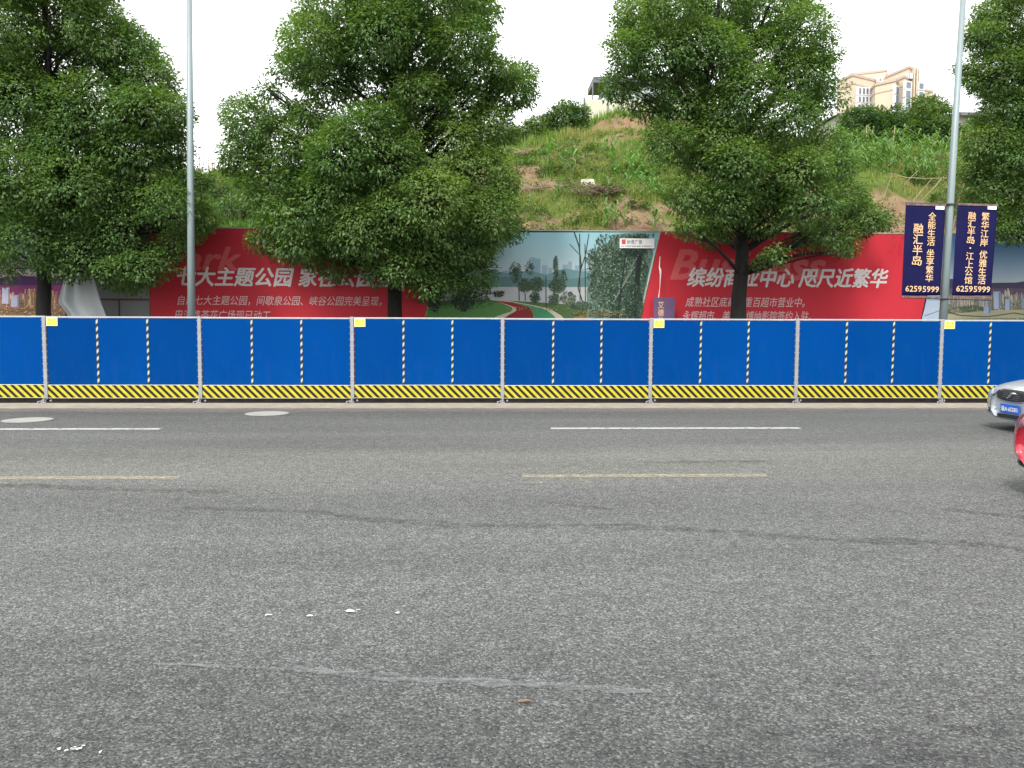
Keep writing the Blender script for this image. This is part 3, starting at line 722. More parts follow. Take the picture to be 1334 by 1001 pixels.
# white tarpaulin hanging in front of the boards
def tarp():
    Yt = 19.7; t = thing('tarpaulin', 'white tarpaulin hung from a point and flaring out, right of leftmost trunk', 'tarpaulin', tuple(atY(115, 412, Yt)))
    o = t.location; rows = []
    left = [(92, 345), (84, 356), (80, 372), (75, 394), (90, 411), (96, 470)]
    right = [(117, 345), (121, 356), (126, 372), (132, 392), (139, 411), (150, 470)]
    n = 28; vs = []
    R_ = 22
    for i in range(R_+1):
        f = i/R_*(len(left)-1); k = min(int(f), len(left)-2); g = f-k
        l = (left[k][0]*(1-g)+left[k+1][0]*g, left[k][1]*(1-g)+left[k+1][1]*g)
        r_ = (right[k][0]*(1-g)+right[k+1][0]*g, right[k][1]*(1-g)+right[k+1][1]*g)
        for j in range(n+1):
            s = j/n; pt = atY(l[0]*(1-s)+r_[0]*s, l[1]*(1-s)+r_[1]*s, Yt)
            amp = .03+.13*i/R_
            pt.y += amp*math.sin(s*17+.6*math.sin(i*.22))*(.5+.5*math.sin(s*5+1)) - .35*math.sin(math.pi*s)*i/R_
            vs.append(pt-o)
    fs = [(i*(n+1)+j, i*(n+1)+j+1, (i+1)*(n+1)+j+1, (i+1)*(n+1)+j) for i in range(R_) for j in range(n)]
    c_ = MB().add(vs, fs).obj('cloth', M['cloth'], t, smooth=True)
    sl = c_.modifiers.new('thickness', 'SOLIDIFY'); sl.thickness = .006
    a_ = atY(92, 345, Yt)-o; b_ = atY(117, 345, Yt)-o
    MB().tube([a_+Vector((0, 0, .01)), b_+Vector((0, 0, .01))], .02, 8).obj('top_batten', M['board_edge'], t)
    MB().tube([a_+Vector((.1, .1, .02)), a_+Vector((.1, .1, -2.5))], .03, 8).tube([b_+Vector((-.05, .1, .02)), b_+Vector((-.05, .1, -2.5))], .03, 8).obj('support_post', M['board_edge'], t)
tarp()

# ------------------------------------------------------------------ lamp posts
def lamp_post(px, py, Y, px_top, label, rad, banners=False):
    b = atY(px, py, Y); tp = atY(px_top, 0, Y)
    lean = math.atan2(tp.x-b.x, tp.z-b.z)
    base = Vector((b.x-math.tan(lean)*(b.z-.12), Y, .12))
    t = thing('street_lamp', label, 'street lamp', base, (0, lean, 0), 'grey street lamp posts behind the hoarding')
    MB().tube([(0, 0, .02), (0, 0, 4), (0, 0, 9.5)], [rad, rad*.84, rad*.62], 20).obj('pole', M['pole'], t, smooth=True)
    MB().box(-.2, .2, -.2, .2, 0, .02).tube([(0, 0, .02), (0, 0, .35)], rad*1.25, 16).obj('base_plate', M['pole'], t)
    MB().tube([(0, 0, 9.5), (0, -.4, 10.1), (0, -1.2, 10.4), (0, -2.0, 10.5)], [rad*.6, .05, .045, .04], 12).obj('arm', M['pole'], t, smooth=True)
    h = MB().box(-.16, .16, -2.75, -1.95, 10.46, 10.58).obj('lamp_head', M['pole'], t, bevel=.03)
    MB().box(-.12, .12, -2.65, -2.1, 10.44, 10.459).obj('lamp_glass', M['label_white'], h)
    return t, lean
tl, _ = lamp_post(249.5, 412, 17.75, 246.5, 'tall grey lamp post without banners, in front of the red park billboard', .088)
tr_, lean = lamp_post(1229, 410, 17.75, 1254.5, 'tall leaning grey lamp post carrying two navy banners', .092, True)
tr_.update_tag(); bpy.context.view_layer.update()
inv = tr_.matrix_world.inverted()
def banner_parts():
    pl = lambda px, py, Y=17.66: inv @ atY(px, py, Y)
    zt = pl(1215, 266).z; zb = pl(1205, 386).z
    for k, z in enumerate((zt+.01, zb-.05)):
        xa = pl(1180, 266).x if k == 0 else pl(1174, 386).x; xb = pl(1300, 266).x if k == 0 else pl(1291, 386).x
        MB().tube([(xa, -.09, z), (xb, -.09, z)], .012, 8).obj('banner_rod', M['dark'], tr_)
        MB().tube([(0, 0, z-.02), (0, 0, z+.02)], .10, 16).obj('clamp', M['dark'], tr_)
    for side, (xa, xb, xc, xd) in enumerate(((1180, 1232, 1174.5, 1225), (1247.5, 1300, 1240.5, 1291))):
        A_, B_, C_, D_ = pl(xa, 266.5), pl(xb, 266.5), pl(xc, 386), pl(xd, 385)
        lab = ('navy banner left of the pole with two columns of gold characters, the left column short', 'navy banner right of the pole with two full columns of gold characters')[side]
        bt = thing('hanging_banner', lab, 'banner', tuple(tr_.matrix_world @ ((C_+D_)/2)), (0, lean, 0), 'navy banners on the right lamp post')
        o = (C_+D_)/2; n, k_ = 14, 22; vs = []
        for i in range(k_+1):
            for j in range(n+1):
                s, u = j/n, i/k_
                pnt = (A_*(1-s)+B_*s)*(1-u)+(C_*(1-s)+D_*s)*u
                vs.append(Vector((pnt.x, -.092+.010*math.sin(s*7+side)*u, pnt.z))-o)
        oy = o.y
        fs = [(i*(n+1)+j, i*(n+1)+j+1, (i+1)*(n+1)+j+1, (i+1)*(n+1)+j) for i in range(k_) for j in range(n)]
        cl = MB().add(vs, fs).obj('cloth', M['navy'], bt, smooth=True); sl = cl.modifiers.new('t', 'SOLIDIFY'); sl.thickness = .004; sl.offset = 1
        yf = -.092-.014-oy
        x0, x1 = A_.x-o.x, B_.x-o.x
        hem = MB().box(A_.x-o.x, B_.x-o.x, yf-.002, yf+.028, A_.z-o.z-.02, A_.z-o.z+.03)
        hem.obj('hem', M['banner_hem'], bt); MB().box(C_.x-o.x, D_.x-o.x, yf-.002, yf+.028, C_.z-o.z-.035, C_.z-o.z+.015).obj('hem', M['banner_hem'], bt)
        Wd = B_.x-A_.x; Ht = A_.z-C_.z
        e = A_.x-o.x; z0 = C_.z-o.z
        fx = lambda f: e+Wd*f; fz = lambda f: z0+Ht*(1-f)
        drift = (C_.x-A_.x)
        def column(chars, fcx, f0, f1, size, nm):
            k = len(chars)
            for i, ch in enumerate(chars):
                if ch == ' ': continue
                fc = f0+(f1-f0)*(i+.5)/k; hh = Ht*(f1-f0)/k*.46; cx = fx(fcx)+drift*fc
                if ch == '·': hh *= .2; ww = hh
                else: ww = Wd*size/2
                text_obj(ch, nm, M['txt_gold'], bt, cx-ww, cx+ww, fz(fc)-hh, fz(fc)+hh, yf-.003, bold=.010)
        if side == 0:
            column('全能生活', .665, .075, .445, .19, 'character'); column('坐享繁华', .665, .475, .84, .19, 'character')
            column('融汇半岛', .335, .20, .665, .24, 'character')
        else:
            column('繁华江岸', .70, .075, .45, .19, 'character'); column('优雅生活', .70, .49, .865, .19, 'character')
            column('融汇半岛·江上公馆', .365, .075, .865, .19, 'character')
        d = drift*.92
        text_obj('6259', 'phone_number', M['txt_gold'], bt, fx(.08)+d, fx(.485)+d, fz(.948), fz(.885), yf-.003, bold=.014)
        text_obj('5999', 'phone_number', M['txt_gold'], bt, fx(.515)+d, fx(.92)+d, fz(.948), fz(.885), yf-.003, bold=.014)
        l_ = MB().box(fx(.74), fx(.96), yf-.005, yf-.001, fz(.045), fz(.010)).obj('white_label', M['label_white'], bt)
banner_parts()

# ------------------------------------------------------------------ leaves, trees, shrubs
def leaf_quads(P, D, N, Lh, Wd):
    """P base points, D unit directions, N approx normals -> folded diamond leaves"""
    side = np.cross(D, N); side /= np.linalg.norm(side, axis=1, keepdims=True)+1e-9
    n2 = np.cross(side, D)
    L_ = Lh[:, None]; W_ = Wd[:, None]
    a = P; b = P+D*L_*.42+side*W_*.5+n2*W_*.18; c_ = P+D*L_-n2*L_*.12; d = P+D*L_*.42-side*W_*.5+n2*W_*.18
    V = np.stack([a, b, c_, d], 1).reshape(-1, 3)
    Q = np.arange(len(P)*4).reshape(-1, 4)
    return V, Q
def unit(v): return v/(np.linalg.norm(v, axis=1, keepdims=True)+1e-9)
def lobes_to_leaves(lobes, per_m2, leaf=.088, wid=.042, per=8, spread=.18, seed=0, gap=.34, droop=.5, gapscale=1.1):
    """lobes: rows (x,y,z,rx,ry,rz,density,tint)"""
    r = np.random.default_rng(seed); Ps, Ds, Ns, Ts, Ls = [], [], [], [], []
    Cn = np.array([l[:3] for l in lobes]); Rr = np.array([l[3:6] for l in lobes])
    for i, l in enumerate(lobes):
        rad = np.array(l[3:6]); area = 4*math.pi*(rad[0]*rad[1]*rad[2])**(2/3)
        ns = int(area*per_m2*l[6]/per)
        d = unit(r.normal(size=(ns, 3))); d[:, 2] = d[:, 2]*.9+.08; d = unit(d)
        k = r.uniform(.55, 1.0, ns)**.5; k = np.where(r.random(ns) < .12, k*.7, k)
        bumpy = .86+.28*vnoise(d*1.0+np.array([[i*3.1, 0, 0]]), 2.4, seed+i)
        p = Cn[i]+d*rad*(k*bumpy)[:, None]
        dist = np.min(np.where(np.arange(len(lobes))[None, :] == i, 9., np.linalg.norm((p[:, None]-Cn[None])/Rr[None], axis=2)), axis=1)
        keep = (dist > .55) & (fnoise(p, gapscale, seed+50, 3) > gap) & ~((d[:, 2] < -.55) & (r.random(ns) < .35))
        p, d = p[keep], d[keep]; ns = len(p)
        if ns == 0: continue
        pp = np.repeat(p, per, 0); dd = np.repeat(d, per, 0); m_ = len(pp)
        off = unit(r.normal(size=(m_, 3)))*(r.random(m_)**.6*spread)[:, None]
        off[:, 2] *= .55
        a = unit(off+dd*.07+1e-6); a[:, 2] -= droop*r.uniform(.2, 1.3, m_); a = unit(a+r.normal(size=(m_, 3))*.25)
        nrm = unit(np.array([[0, 0, 1.0]])+dd*.55+r.normal(size=(m_, 3))*.38)
        Ps.append(pp+off); Ds.append(a); Ns.append(nrm); Ls.append(r.uniform(.65, 1.25, m_))
        tn = np.repeat(np.clip(l[7]+.55*(vnoise(p, 1.5, seed+9)-.5)+.22*d[:, 2]-.02, 0, 1), per)  # upward-facing sprigs tinted lighter: bright clump tops painted into the leaf colour
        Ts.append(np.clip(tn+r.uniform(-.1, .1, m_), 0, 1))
    P, D, N, T, S_ = map(np.concatenate, (Ps, Ds, Ns, Ts, Ls))
    V, Q = leaf_quads(P, D, N, S_*leaf, S_*wid)
    return V, Q, np.repeat(T, 4)

def tree(label, px, py, Y, rad, lobes_px, seed, leads=None, per_m2=560, base_z=.12, front=1.9):
    r = random.Random(seed); b = atY(px, py, Y); base = Vector((b.x, Y, base_z))
    t = thing('camphor_tree', label, 'tree', base, group='broad camphor trees behind the hoarding')
    Ls = []
    xs = [l[0] for l in lobes_px]; mid = (min(xs)+max(xs))/2; half = (max(xs)-min(xs))/2+30
    for l in lobes_px:
        lx, ly, lr = l[:3]; tint = l[3] if len(l) > 3 else .15
        e = math.sqrt(max(.05, 1-((lx-mid)/half)**2))
        for f, back in ((1, 0), (.92, 1)):
            dy = (-r.uniform(.25*front, front) if not back else r.uniform(.5, 1.9))*e + (0 if not back else .3)
            Yl = Y+dy
            jx, jy = (0, 0) if not back else (r.uniform(-10, 10), r.uniform(-8, 8))
            c_ = atY(lx+jx, ly+jy, Yl); k = max(.13, lr*Yl/F*f-.075)
            Ls.append((c_.x-base.x, c_.y-base.y, c_.z-base.z, k*1.04, k*1.05, k*.90, 1.0 if not back else .62, tint))
    V, Q, T = lobes_to_leaves(Ls, per_m2, seed=seed)
    link('crown', fast_mesh('crown', V, Q, M['leaf'], T), t)
    # trunk and limbs
    Ltop = leads or []
    mb = MB(); hts = np.linspace(0, 1, 14)
    tp = Ltop[0] if Ltop else (px, 60)
    P0 = [Vector((0, 0, 0))]
    pts = [(px, py)]+list(Ltop)
    W = [Vector((0, 0, 0))]
    for q in pts[1:]: W.append(atY(q[0], q[1], Y)-base)
    # densify with slight wander
    path = []; rr = []
    total = sum((W[i+1]-W[i]).length for i in range(len(W)-1)); acc = 0
    for i in range(len(W)-1):
        sl_ = (W[i+1]-W[i]).length
        for k in range(6):
            s = k/6; p_ = W[i].lerp(W[i+1], s); u = (acc+sl_*s)/total
            path.append(p_+Vector((r.uniform(-.02, .02), r.uniform(-.02, .02), 0))*(1 if path else 0)); rr.append(rad*(1-.82*u)*(1.18 if not rr else 1))
        acc += sl_
    path.append(W[-1]); rr.append(rad*.16)
    mb.tube(path, rr, 14); mb.obj('trunk', M['bark'], t, smooth=True)
    limb = MB()
    for li, l in enumerate(Ls):
        c_ = Vector(l[:3])
        if c_.z < 3.3 and li % 2: continue
        zs = [p_.z for p_ in path]
        cand = [i for i, p_ in enumerate(path) if p_.z < c_.z-.35*math.hypot(c_.x-p_.x, c_.y-p_.y) and p_.z > 2.5]
        i = cand[int(len(cand)*r.uniform(.55, .999))] if cand else next(i_ for i_, p_ in enumerate(path) if p_.z > 2.4)
        s0 = path[i]; ln = (c_-s0).length; r0_ = min(rr[i]*.55, (.016 if c_.z > 3.3 else .010)*ln+.010)
        mid_ = s0.lerp(c_, .5)+Vector((r.uniform(-.2, .2), r.uniform(-.2, .2), (.10 if c_.z > 3.3 else .02)*ln+r.uniform(-.1, .15)))
        q = [s0.lerp(mid_, k/4)*(1-k/4)+mid_.lerp(c_, k/4)*(k/4) for k in range(5)]
        q = [s0]+[(s0*(1-s)**2+mid_*2*s*(1-s)+c_*s*s) for s in (.2, .4, .6, .8, 1)]
        limb.tube(q, [r0_*(1-.75*k/5) for k in range(6)], 6)
        for _ in range(7):
            e_ = c_+Vector((r.gauss(0, 1), r.gauss(0, 1), r.gauss(0, .8))).normalized()*l[3]*.85
            s1 = q[r.choice((3, 4, 5))]
            limb.tube([s1, s1.lerp(e_, .5)+Vector((r.uniform(-.06, .06),)*3), e_], [r0_*.34, r0_*.2, .004], 4, cap=False)
    limb.obj('limbs', M['bark'], t, smooth=True)
    return t

A_l = [(258, 284, 26, .2), (232, 318, 26, .1), (206, 345, 26, .05), (178, 368, 22, 0), (150, 352, 24, 0), (60, 84, 52, .25), (28, 120, 48, .2), (90, 190, 52, .15), (170, 200, 50, .1), (185, 150, 46, .1), (150, 250, 48, .1), (250, 236, 22, .15), (0, 30, 66, .25), (64, 22, 64, .3), (118, 42, 54, .25), (160, 70, 46), (193, 105, 42), (212, 150, 40), (214, 195, 38), (196, 232, 46), (222, 268, 42, .1), (238, 296, 30, .1), (160, 296, 52, .05), (180, 350, 32, 0),
       (158, 368, 20, 0), (112, 332, 42, 0), (78, 345, 30, 0), (38, 312, 46, 0), (92, 244, 62, .1), (20, 240, 66, .15), (40, 140, 74, .2), (122, 150, 64, .15), (-70, 90, 90, .2), (-70, 240, 80, .1), (-26, 326, 38, 0), (50, -50, 70, .2), (-30, -60, 80, .2), (120, -30, 42, .2), (4, 352, 24, 0)]
tree('dark broad tree with thick trunk at the left edge, beside the white tarpaulin', 56, 411, 18.9, .185, A_l, 11, [(56, 350), (60, 270), (66, 160), (60, 20), (58, -90)], front=1.0)
B_l = [(490, 158, 34, .15), (440, 200, 42, .15), (410, 235, 40, .1), (478, 245, 44, .2), (445, 300, 42, .15), (385, 318, 34, .1), (500, 40, 46, .25), (555, 130, 38, .25), (575, 300, 44, .35), (520, 350, 30, .15), (328, 160, 40, .25), (318, 205, 34, .2), (372, 190, 46, .2), (352, 245, 44, .1), (384, 282, 46, .1), (352, 310, 30, .05), (408, 322, 36, .1), (440, 345, 26, .05), (425, 258, 46, .1), (470, 300, 48, .15), (500, 345, 34, .1), (410, 60, 46, .3), (440, 20, 56, .3), (385, 88, 34, .25), (430, 105, 42, .15), (350, 118, 16, .2),
       (500, -20, 66, .25), (575, -10, 62, .2), (620, 10, 36, .2), (600, 58, 46, .2), (402, 150, 22, .1), (432, 168, 26, .1), (385, 142, 18, .15), (540, 60, 50, .15), (482, 72, 48, .15), (620, 95, 38, .2), (600, 138, 44, .35), (650, 95, 26, .2), (668, 122, 34, .2), (680, 102, 24, .2), (640, 165, 38, .4), (580, 200, 60, .5), (545, 175, 36, .35), (618, 232, 52, .45), (562, 262, 56, .45), (640, 282, 42, .3),
       (668, 300, 20, .2), (600, 318, 52, .25), (545, 330, 48, .2), (580, 366, 30, .0), (618, 360, 30, .0), (556, 372, 26, 0), (538, 118, 30, .15), (500, 128, 30, .1), (565, 110, 30, .2), (470, 178, 46, .15), (505, 210, 50, .2), (450, 205, 48, .1), (520, 280, 46, .3), (655, 240, 26, .3)]
tree('tallest broad tree with crown spreading low on both sides, between lamp post and park print', 515, 412, 18.7, .20, B_l, 23, [(514, 340), (518, 250), (523, 150), (524, 90), (545, 10), (560, -60)])
C_l = [(905, 60, 44, .3), (975, 120, 44, .25), (935, 185, 40, .2), (985, 245, 40, .2), (1045, 225, 40, .2), (838, 18, 40, .35), (880, 8, 50, .3), (940, 0, 56, .3), (1000, 8, 56, .35), (1045, 42, 42, .3), (815, 70, 34, .2), (862, 70, 48, .25), (925, 72, 50, .2), (990, 80, 48, .2), (1045, 100, 42, .2), (1074, 70, 24, .3), (808, 112, 28, .15), (838, 130, 36, .15), (890, 140, 46, .15), (950, 150, 44, .15), (1020, 160, 50, .15), (1072, 130, 30, .15),
       (870, 185, 36, .1), (912, 205, 38, .1), (960, 215, 42, .15), (1015, 225, 48, .15), (1070, 200, 38, .15), (898, 255, 36, .15), (895, 295, 24, .15), (930, 298, 28, .1), (950, 262, 40, .1), (1000, 280, 40, .1), (1058, 262, 42, .15), (1100, 258, 34, .2), (1120, 288, 30, .15), (1088, 305, 30, .1), (1052, 312, 26, .05), (1010, 332, 18, .1), (988, 345, 10, .1), (1105, 325, 16, .05), (1094, 215, 24, .2), (1143, 284, 14, .2), (835, 40, 30, .3)]
tree('round topped bright green tree standing in front of the red business billboard', 960, 414, 18.7, .215, C_l, 37, [(966, 330), (962, 250), (940, 195), (905, 150), (930, 60), (940, -20)])
D_l = [(1345, 20, 60, .2), (1300, 20, 34, .2), (1282, 50, 28, .2), (1262, 45, 10, .2), (1300, 95, 40, .2), (1254, 92, 12, .15), (1272, 105, 18, .15), (1345, 110, 56, .1), (1310, 150, 42, .2), (1285, 190, 34, .3), (1330, 210, 48, .1), (1300, 245, 42, .15), (1278, 275, 28, .05), (1335, 290, 38, 0), (1300, 300, 24, 0), (1400, 60, 80, .1), (1400, 180, 70, .1), (1400, -50, 80, .1), (1410, 280, 50, .1), (1470, 100, 90, .1), (1470, 230, 70, .1), (1340, -40, 50, .1), (1272, 225, 20, .3)]
tree('dark tree at the right edge overhanging the navy banners, its trunk out of view', 1412, 412, 19.3, .20, D_l, 51, [(1410, 330), (1405, 200), (1400, 60), (1400, -60)], front=.8)

# ------------------------------------------------------------------ hill
def hill_z(x, y):
    """height of the slope behind the billboards"""
    x = np.asarray(x, float); y = np.asarray(y, float)
    px = 667+F*((x/np.maximum(y, 1))-YAW)
    right = 1/(1+np.exp(-(px-480)/60))
    z = np.where(y < 22.5, .0, (y-22.5)*.557+.2)
    low = 8.3+.02*np.maximum(y-36, 0); a = np.minimum(z, low)
    dirt = 1/(1+np.exp(-(px-745)/18))
    edge_ = 42.0
    b1 = np.where(y < edge_, z, (edge_-22.5)*.557+.2)
    far_r = 1/(1+np.exp(-(px-985)/40))
    terr = np.clip((y-45.0)/3.4, 0, 1); b2 = b1+3.3*terr*(dirt*(1-far_r*.65)*.95+.05)
    c_ = a*(1-right)+b2*right
    nn = (fnoise(np.stack([x, y], -1).reshape(-1, 2), .22, 3, 5).reshape(x.shape)-.5)
    n3 = (fnoise(np.stack([x, y], -1).reshape(-1, 2), .9, 43, 4).reshape(x.shape)-.5)
    return c_+n3*.75*np.clip((y-25)/3, 0, 1)*(y < 49)+nn*1.6*np.clip((y-23)/4, 0, 1)*(1-.6*(y > 49))
def soil_mask(x, y):
    P = np.stack([x, y], -1).reshape(-1, 2)
    n = fnoise(P*np.array([[.7, 1.3]]), .33, 21, 5).reshape(np.shape(x))
    px = 667+F*((x/np.maximum(y, 1))-YAW)
    n = n+.10*np.exp(-((px-1190)/90)**2)*np.exp(-((y-31)/3.5)**2)*2+.34*np.exp(-((px-787)/27)**2)*(y > 44.4)*(y < 48.1)-.12*(y > 48.1)-.13*np.exp(-((y-29)/2.5)**2)*(px < 1100)-.2*(px < 420) + .05*np.exp(-((px-700)/60)**2)*np.exp(-((y-38)/4)**2)
    return np.clip((n-.475)/.09, 0, 1)
gx = np.concatenate([np.linspace(-260, -34, 24)[:-1], np.linspace(-34, 44, 361), np.linspace(44, 260, 24)[1:]])
gy = np.concatenate([np.linspace(21.6, 52, 210), np.linspace(53, 300, 40)])
X_, Y_ = np.meshgrid(gx, gy); Zh = hill_z(X_, Y_); Zh = np.where(Y_ < 22.2, -.1, Zh)
V = np.stack([X_, Y_, Zh], -1).reshape(-1, 3); nx_ = len(gx)
ii, jj = np.meshgrid(np.arange(len(gy)-1), np.arange(nx_-1), indexing='ij'); a0 = (ii*nx_+jj).ravel()
Q = np.stack([a0, a0+1, a0+nx_+1, a0+nx_], 1)
me = fast_mesh('hill', V, Q, M['hill'], soil_mask(X_, Y_).ravel()); me.polygons.foreach_set('use_smooth', [True]*len(me.polygons))
tag(link('hill', me), 'terraced hillside of turf and bare brown soil behind the billboards', kind='structure')

def blades(n, x0, x1, y0, y1, hgt, wdt, seed, dens=None, per=4, lean=.5, m_='grass', name='grass', label=''):
    r = np.random.default_rng(seed); x = r.uniform(x0, x1, n); y = y0+(y1-y0)*r.random(n)
    s_ = soil_mask(x, y); k = r.random(n) > s_*.93
    if dens is not None: k &= dens(x, y, r)
    x, y = x[k], y[k]; z = hill_z(x, y); n = len(x)
    sc = .55+1.0*fnoise(np.stack([x, y], 1), .9, seed, 3)
    P = np.repeat(np.stack([x, y, z], 1), per, 0); m2 = len(P); P[:, :2] += r.normal(size=(m2, 2))*.06
    an = r.uniform(0, 6.283, m2); dirv = np.stack([np.cos(an)*lean*r.random(m2), np.sin(an)*lean*r.random(m2), np.ones(m2)], 1)
    hh = np.repeat(sc, per)*hgt*r.uniform(.5, 1.3, m2); side = np.stack([-np.sin(an), np.cos(an), np.zeros(m2)], 1)*(wdt*r.uniform(.6, 1.4, m2))[:, None]
    tip = P+unit(dirv)*hh[:, None]; V = np.stack([P-side/2-[0, 0, .03], P+side/2-[0, 0, .03], tip], 1).reshape(-1, 3)
    T = np.repeat(np.clip(np.repeat(fnoise(np.stack([x, y], 1), .55, 77, 3), per)*1.6-.5+r.uniform(-.15, .15, m2), 0, 1), 3)
    me = fast_mesh(name, V, np.arange(m2*3).reshape(-1, 3), M[m_], T, tri=True)
    tag(link(name, me), label, kind='stuff')
blades(64000, -28, 34, 26.5, 44, .26, .035, 5, label='rough green grass covering the hillside')
blades(9000, 2, 34, 42, 50, .55, .05, 6, label='taller weeds along the upper terrace')
blades(16000, -20, -6, 27, 37, .5, .09, 8, label='lush weeds on the left of the hillside', m_='corn', lean=1.0)

def ground_cover(n, x0, x1, y0, y1, seed, rad, tint, name, label, thr=.5, m_='bushleaf'):
    r = np.random.default_rng(seed); x = r.uniform(x0, x1, n); y = r.uniform(y0, y1, n)
    k = fnoise(np.stack([x, y], 1), .45, seed, 4) > thr; x, y = x[k], y[k]; z = hill_z(x, y); Ls = []
    for a, b, c in zip(x, y, z):
        k_ = rad*r.uniform(.4, 1.3); Ls.append((a, b, c+k_*.25, k_*1.2, k_, k_*.6, 1, tint+r.uniform(-.2, .3)))
    Vs, Qs, Ts = [], [], []; o_ = 0
    for i in range(0, len(Ls), 8):
        V, Q, T = lobes_to_leaves(Ls[i:i+8], 150, .12, .06, 7, .12, seed+i, .2, .1, .6)
        Vs.append(V); Qs.append(Q+o_); Ts.append(T); o_ += len(V)
    tag(link(name, fast_mesh(name, np.concatenate(Vs), np.concatenate(Qs), M[m_], np.concatenate(Ts))), label, kind='stuff')
ground_cover(750, -2, 12, 27, 44.5, 91, .34, .25, 'ground_cover', 'low broad leaved weeds and creepers over the open slope', .52)
ground_cover(500, 12, 34, 27, 38, 92, .38, .3, 'ground_cover', 'tangled weeds on the slope to the right', .48)
ground_cover(420, -20, -7, 28, 37, 93, .45, .3, 'ground_cover', 'dense creepers on the slope to the left', .40)
ground_cover(260, -2, 30, 40, 46, 94, .30, .6, 'ground_cover', 'yellowing weeds along the upper terrace', .50)
# straw litter and clods on the bare soil
r = np.random.default_rng(95); n = 9000; x = r.uniform(-2, 30, n); y = r.uniform(27, 45, n); k = r.random(n) < soil_mask(x, y)*.9+.08; x, y = x[k], y[k]; z = hill_z(x, y)+.02; n = len(x)
a = r.uniform(0, 3.14, n); l = r.uniform(.08, .35, n); dx, dy = np.cos(a)*l, np.sin(a)*l; z2 = hill_z(x+dx, y+dy)+r.uniform(.01, .09, n)
V = np.stack([np.stack([x, y, z], 1), np.stack([x+dx*.1, y+dy*.1, z+.03], 1), np.stack([x+dx, y+dy, z2], 1)], 1).reshape(-1, 3)
tag(link('straw_litter', fast_mesh('straw_litter', V, np.arange(n*3).reshape(-1, 3), M['twig'], tri=True)), 'dry straw and twig litter on the bare soil', kind='stuff')
def corn(nstalk, seed, tall=1.3):
    """one corn plant mesh set as triangles"""
    r = np.random.default_rng(seed); V = []; 
    for s in range(nstalk):
        bx, by = r.normal(size=2)*.15; ht = tall*r.uniform(.7, 1.1)
        V += [[(bx-.015, by, 0), (bx+.015, by, 0), (bx, by, ht)]]
        for k in range(9):
            z = ht*(.12+.8*k/9); a = r.uniform(0, 6.28); l = r.uniform(.35, .6); d = np.array([math.cos(a), math.sin(a)]); sd_ = np.array([-d[1], d[0]])*.04
            p0 = np.array([bx, by]); m1 = p0+d*l*.5; p2 = p0+d*l
            V += [[(*(p0-sd_*.5), z), (*(p0+sd_*.5), z), (*(m1+sd_), z+l*.45)], [(*(p0-sd_*.5), z), (*(m1+sd_), z+l*.45), (*(m1-sd_), z+l*.45)],
                  [(*(m1-sd_), z+l*.45), (*(m1+sd_), z+l*.45), (*p2, z+l*.18)]]
    V = np.array(V).reshape(-1, 3); return V
corn_me = []
for s in range(4):
    V = corn(2, 100+s); corn_me.append(fast_mesh('corn_plant', V*1.15, np.arange(len(V)).reshape(-1, 3), M['corn'], np.full(len(V), .1), tri=True))
def on_hill(px, py):
    """first hit of the view ray with the slope"""
    d = fw+rt*((px-667)/F)-up*((py-500.5)/F)
    for y in np.arange(23, 60, .1):
        p = Vector((0, 0, H))+d*(y/d.y)
        if float(hill_z(p.x, p.y)) >= p.z: return Vector((p.x, p.y, float(hill_z(p.x, p.y))))
    return Vector((0, 0, H))+d*(48/d.y)
for k, (px, py) in enumerate(((810, 236), (822, 228), (828, 246), (836, 238), (843, 262), (852, 258), (858, 266), (815, 258), (788, 300), (798, 296), (808, 299), (792, 262), (846, 300), (800, 214), (855, 232), (737, 230), (712, 224), (726, 264))):
    p = on_hill(px, py); o = link('corn_plant', corn_me[k % 4]); o.location = p-Vector((0, 0, .05)); o.rotation_euler = (0, 0, k*1.3); sc = random.uniform(.75, 1.15); o.scale = (sc,)*3
    tag(o, 'young corn plant with long arching leaves on the open slope above the park print', 'corn plant', 'corn plants on the open slope')
# corn field on the right
r = np.random.default_rng(3); Vs = []
for k in range(420):
    px = r.uniform(1085, 1420); x = (px-667)/F; y = r.uniform(37.0, 43.0); xx = (x+YAW)*y
    V = corn(1, 300+k % 23, 1.5*r.uniform(.7, 1.1)); a = r.uniform(0, 6.28); V = V@np.array([[math.cos(a), math.sin(a), 0], [-math.sin(a), math.cos(a), 0], [0, 0, 1]])
    Vs.append(V+[xx, y, float(hill_z(xx, y))-.05])
V = np.concatenate(Vs); me = fast_mesh('corn_field', V, np.arange(len(V)).reshape(-1, 3), M['corn'], np.repeat(np.random.default_rng(1).random(len(V)//3)*.5, 3), tri=True)
tag(link('corn_field', me), 'dense band of young corn growing on the right of the hillside', kind='stuff')

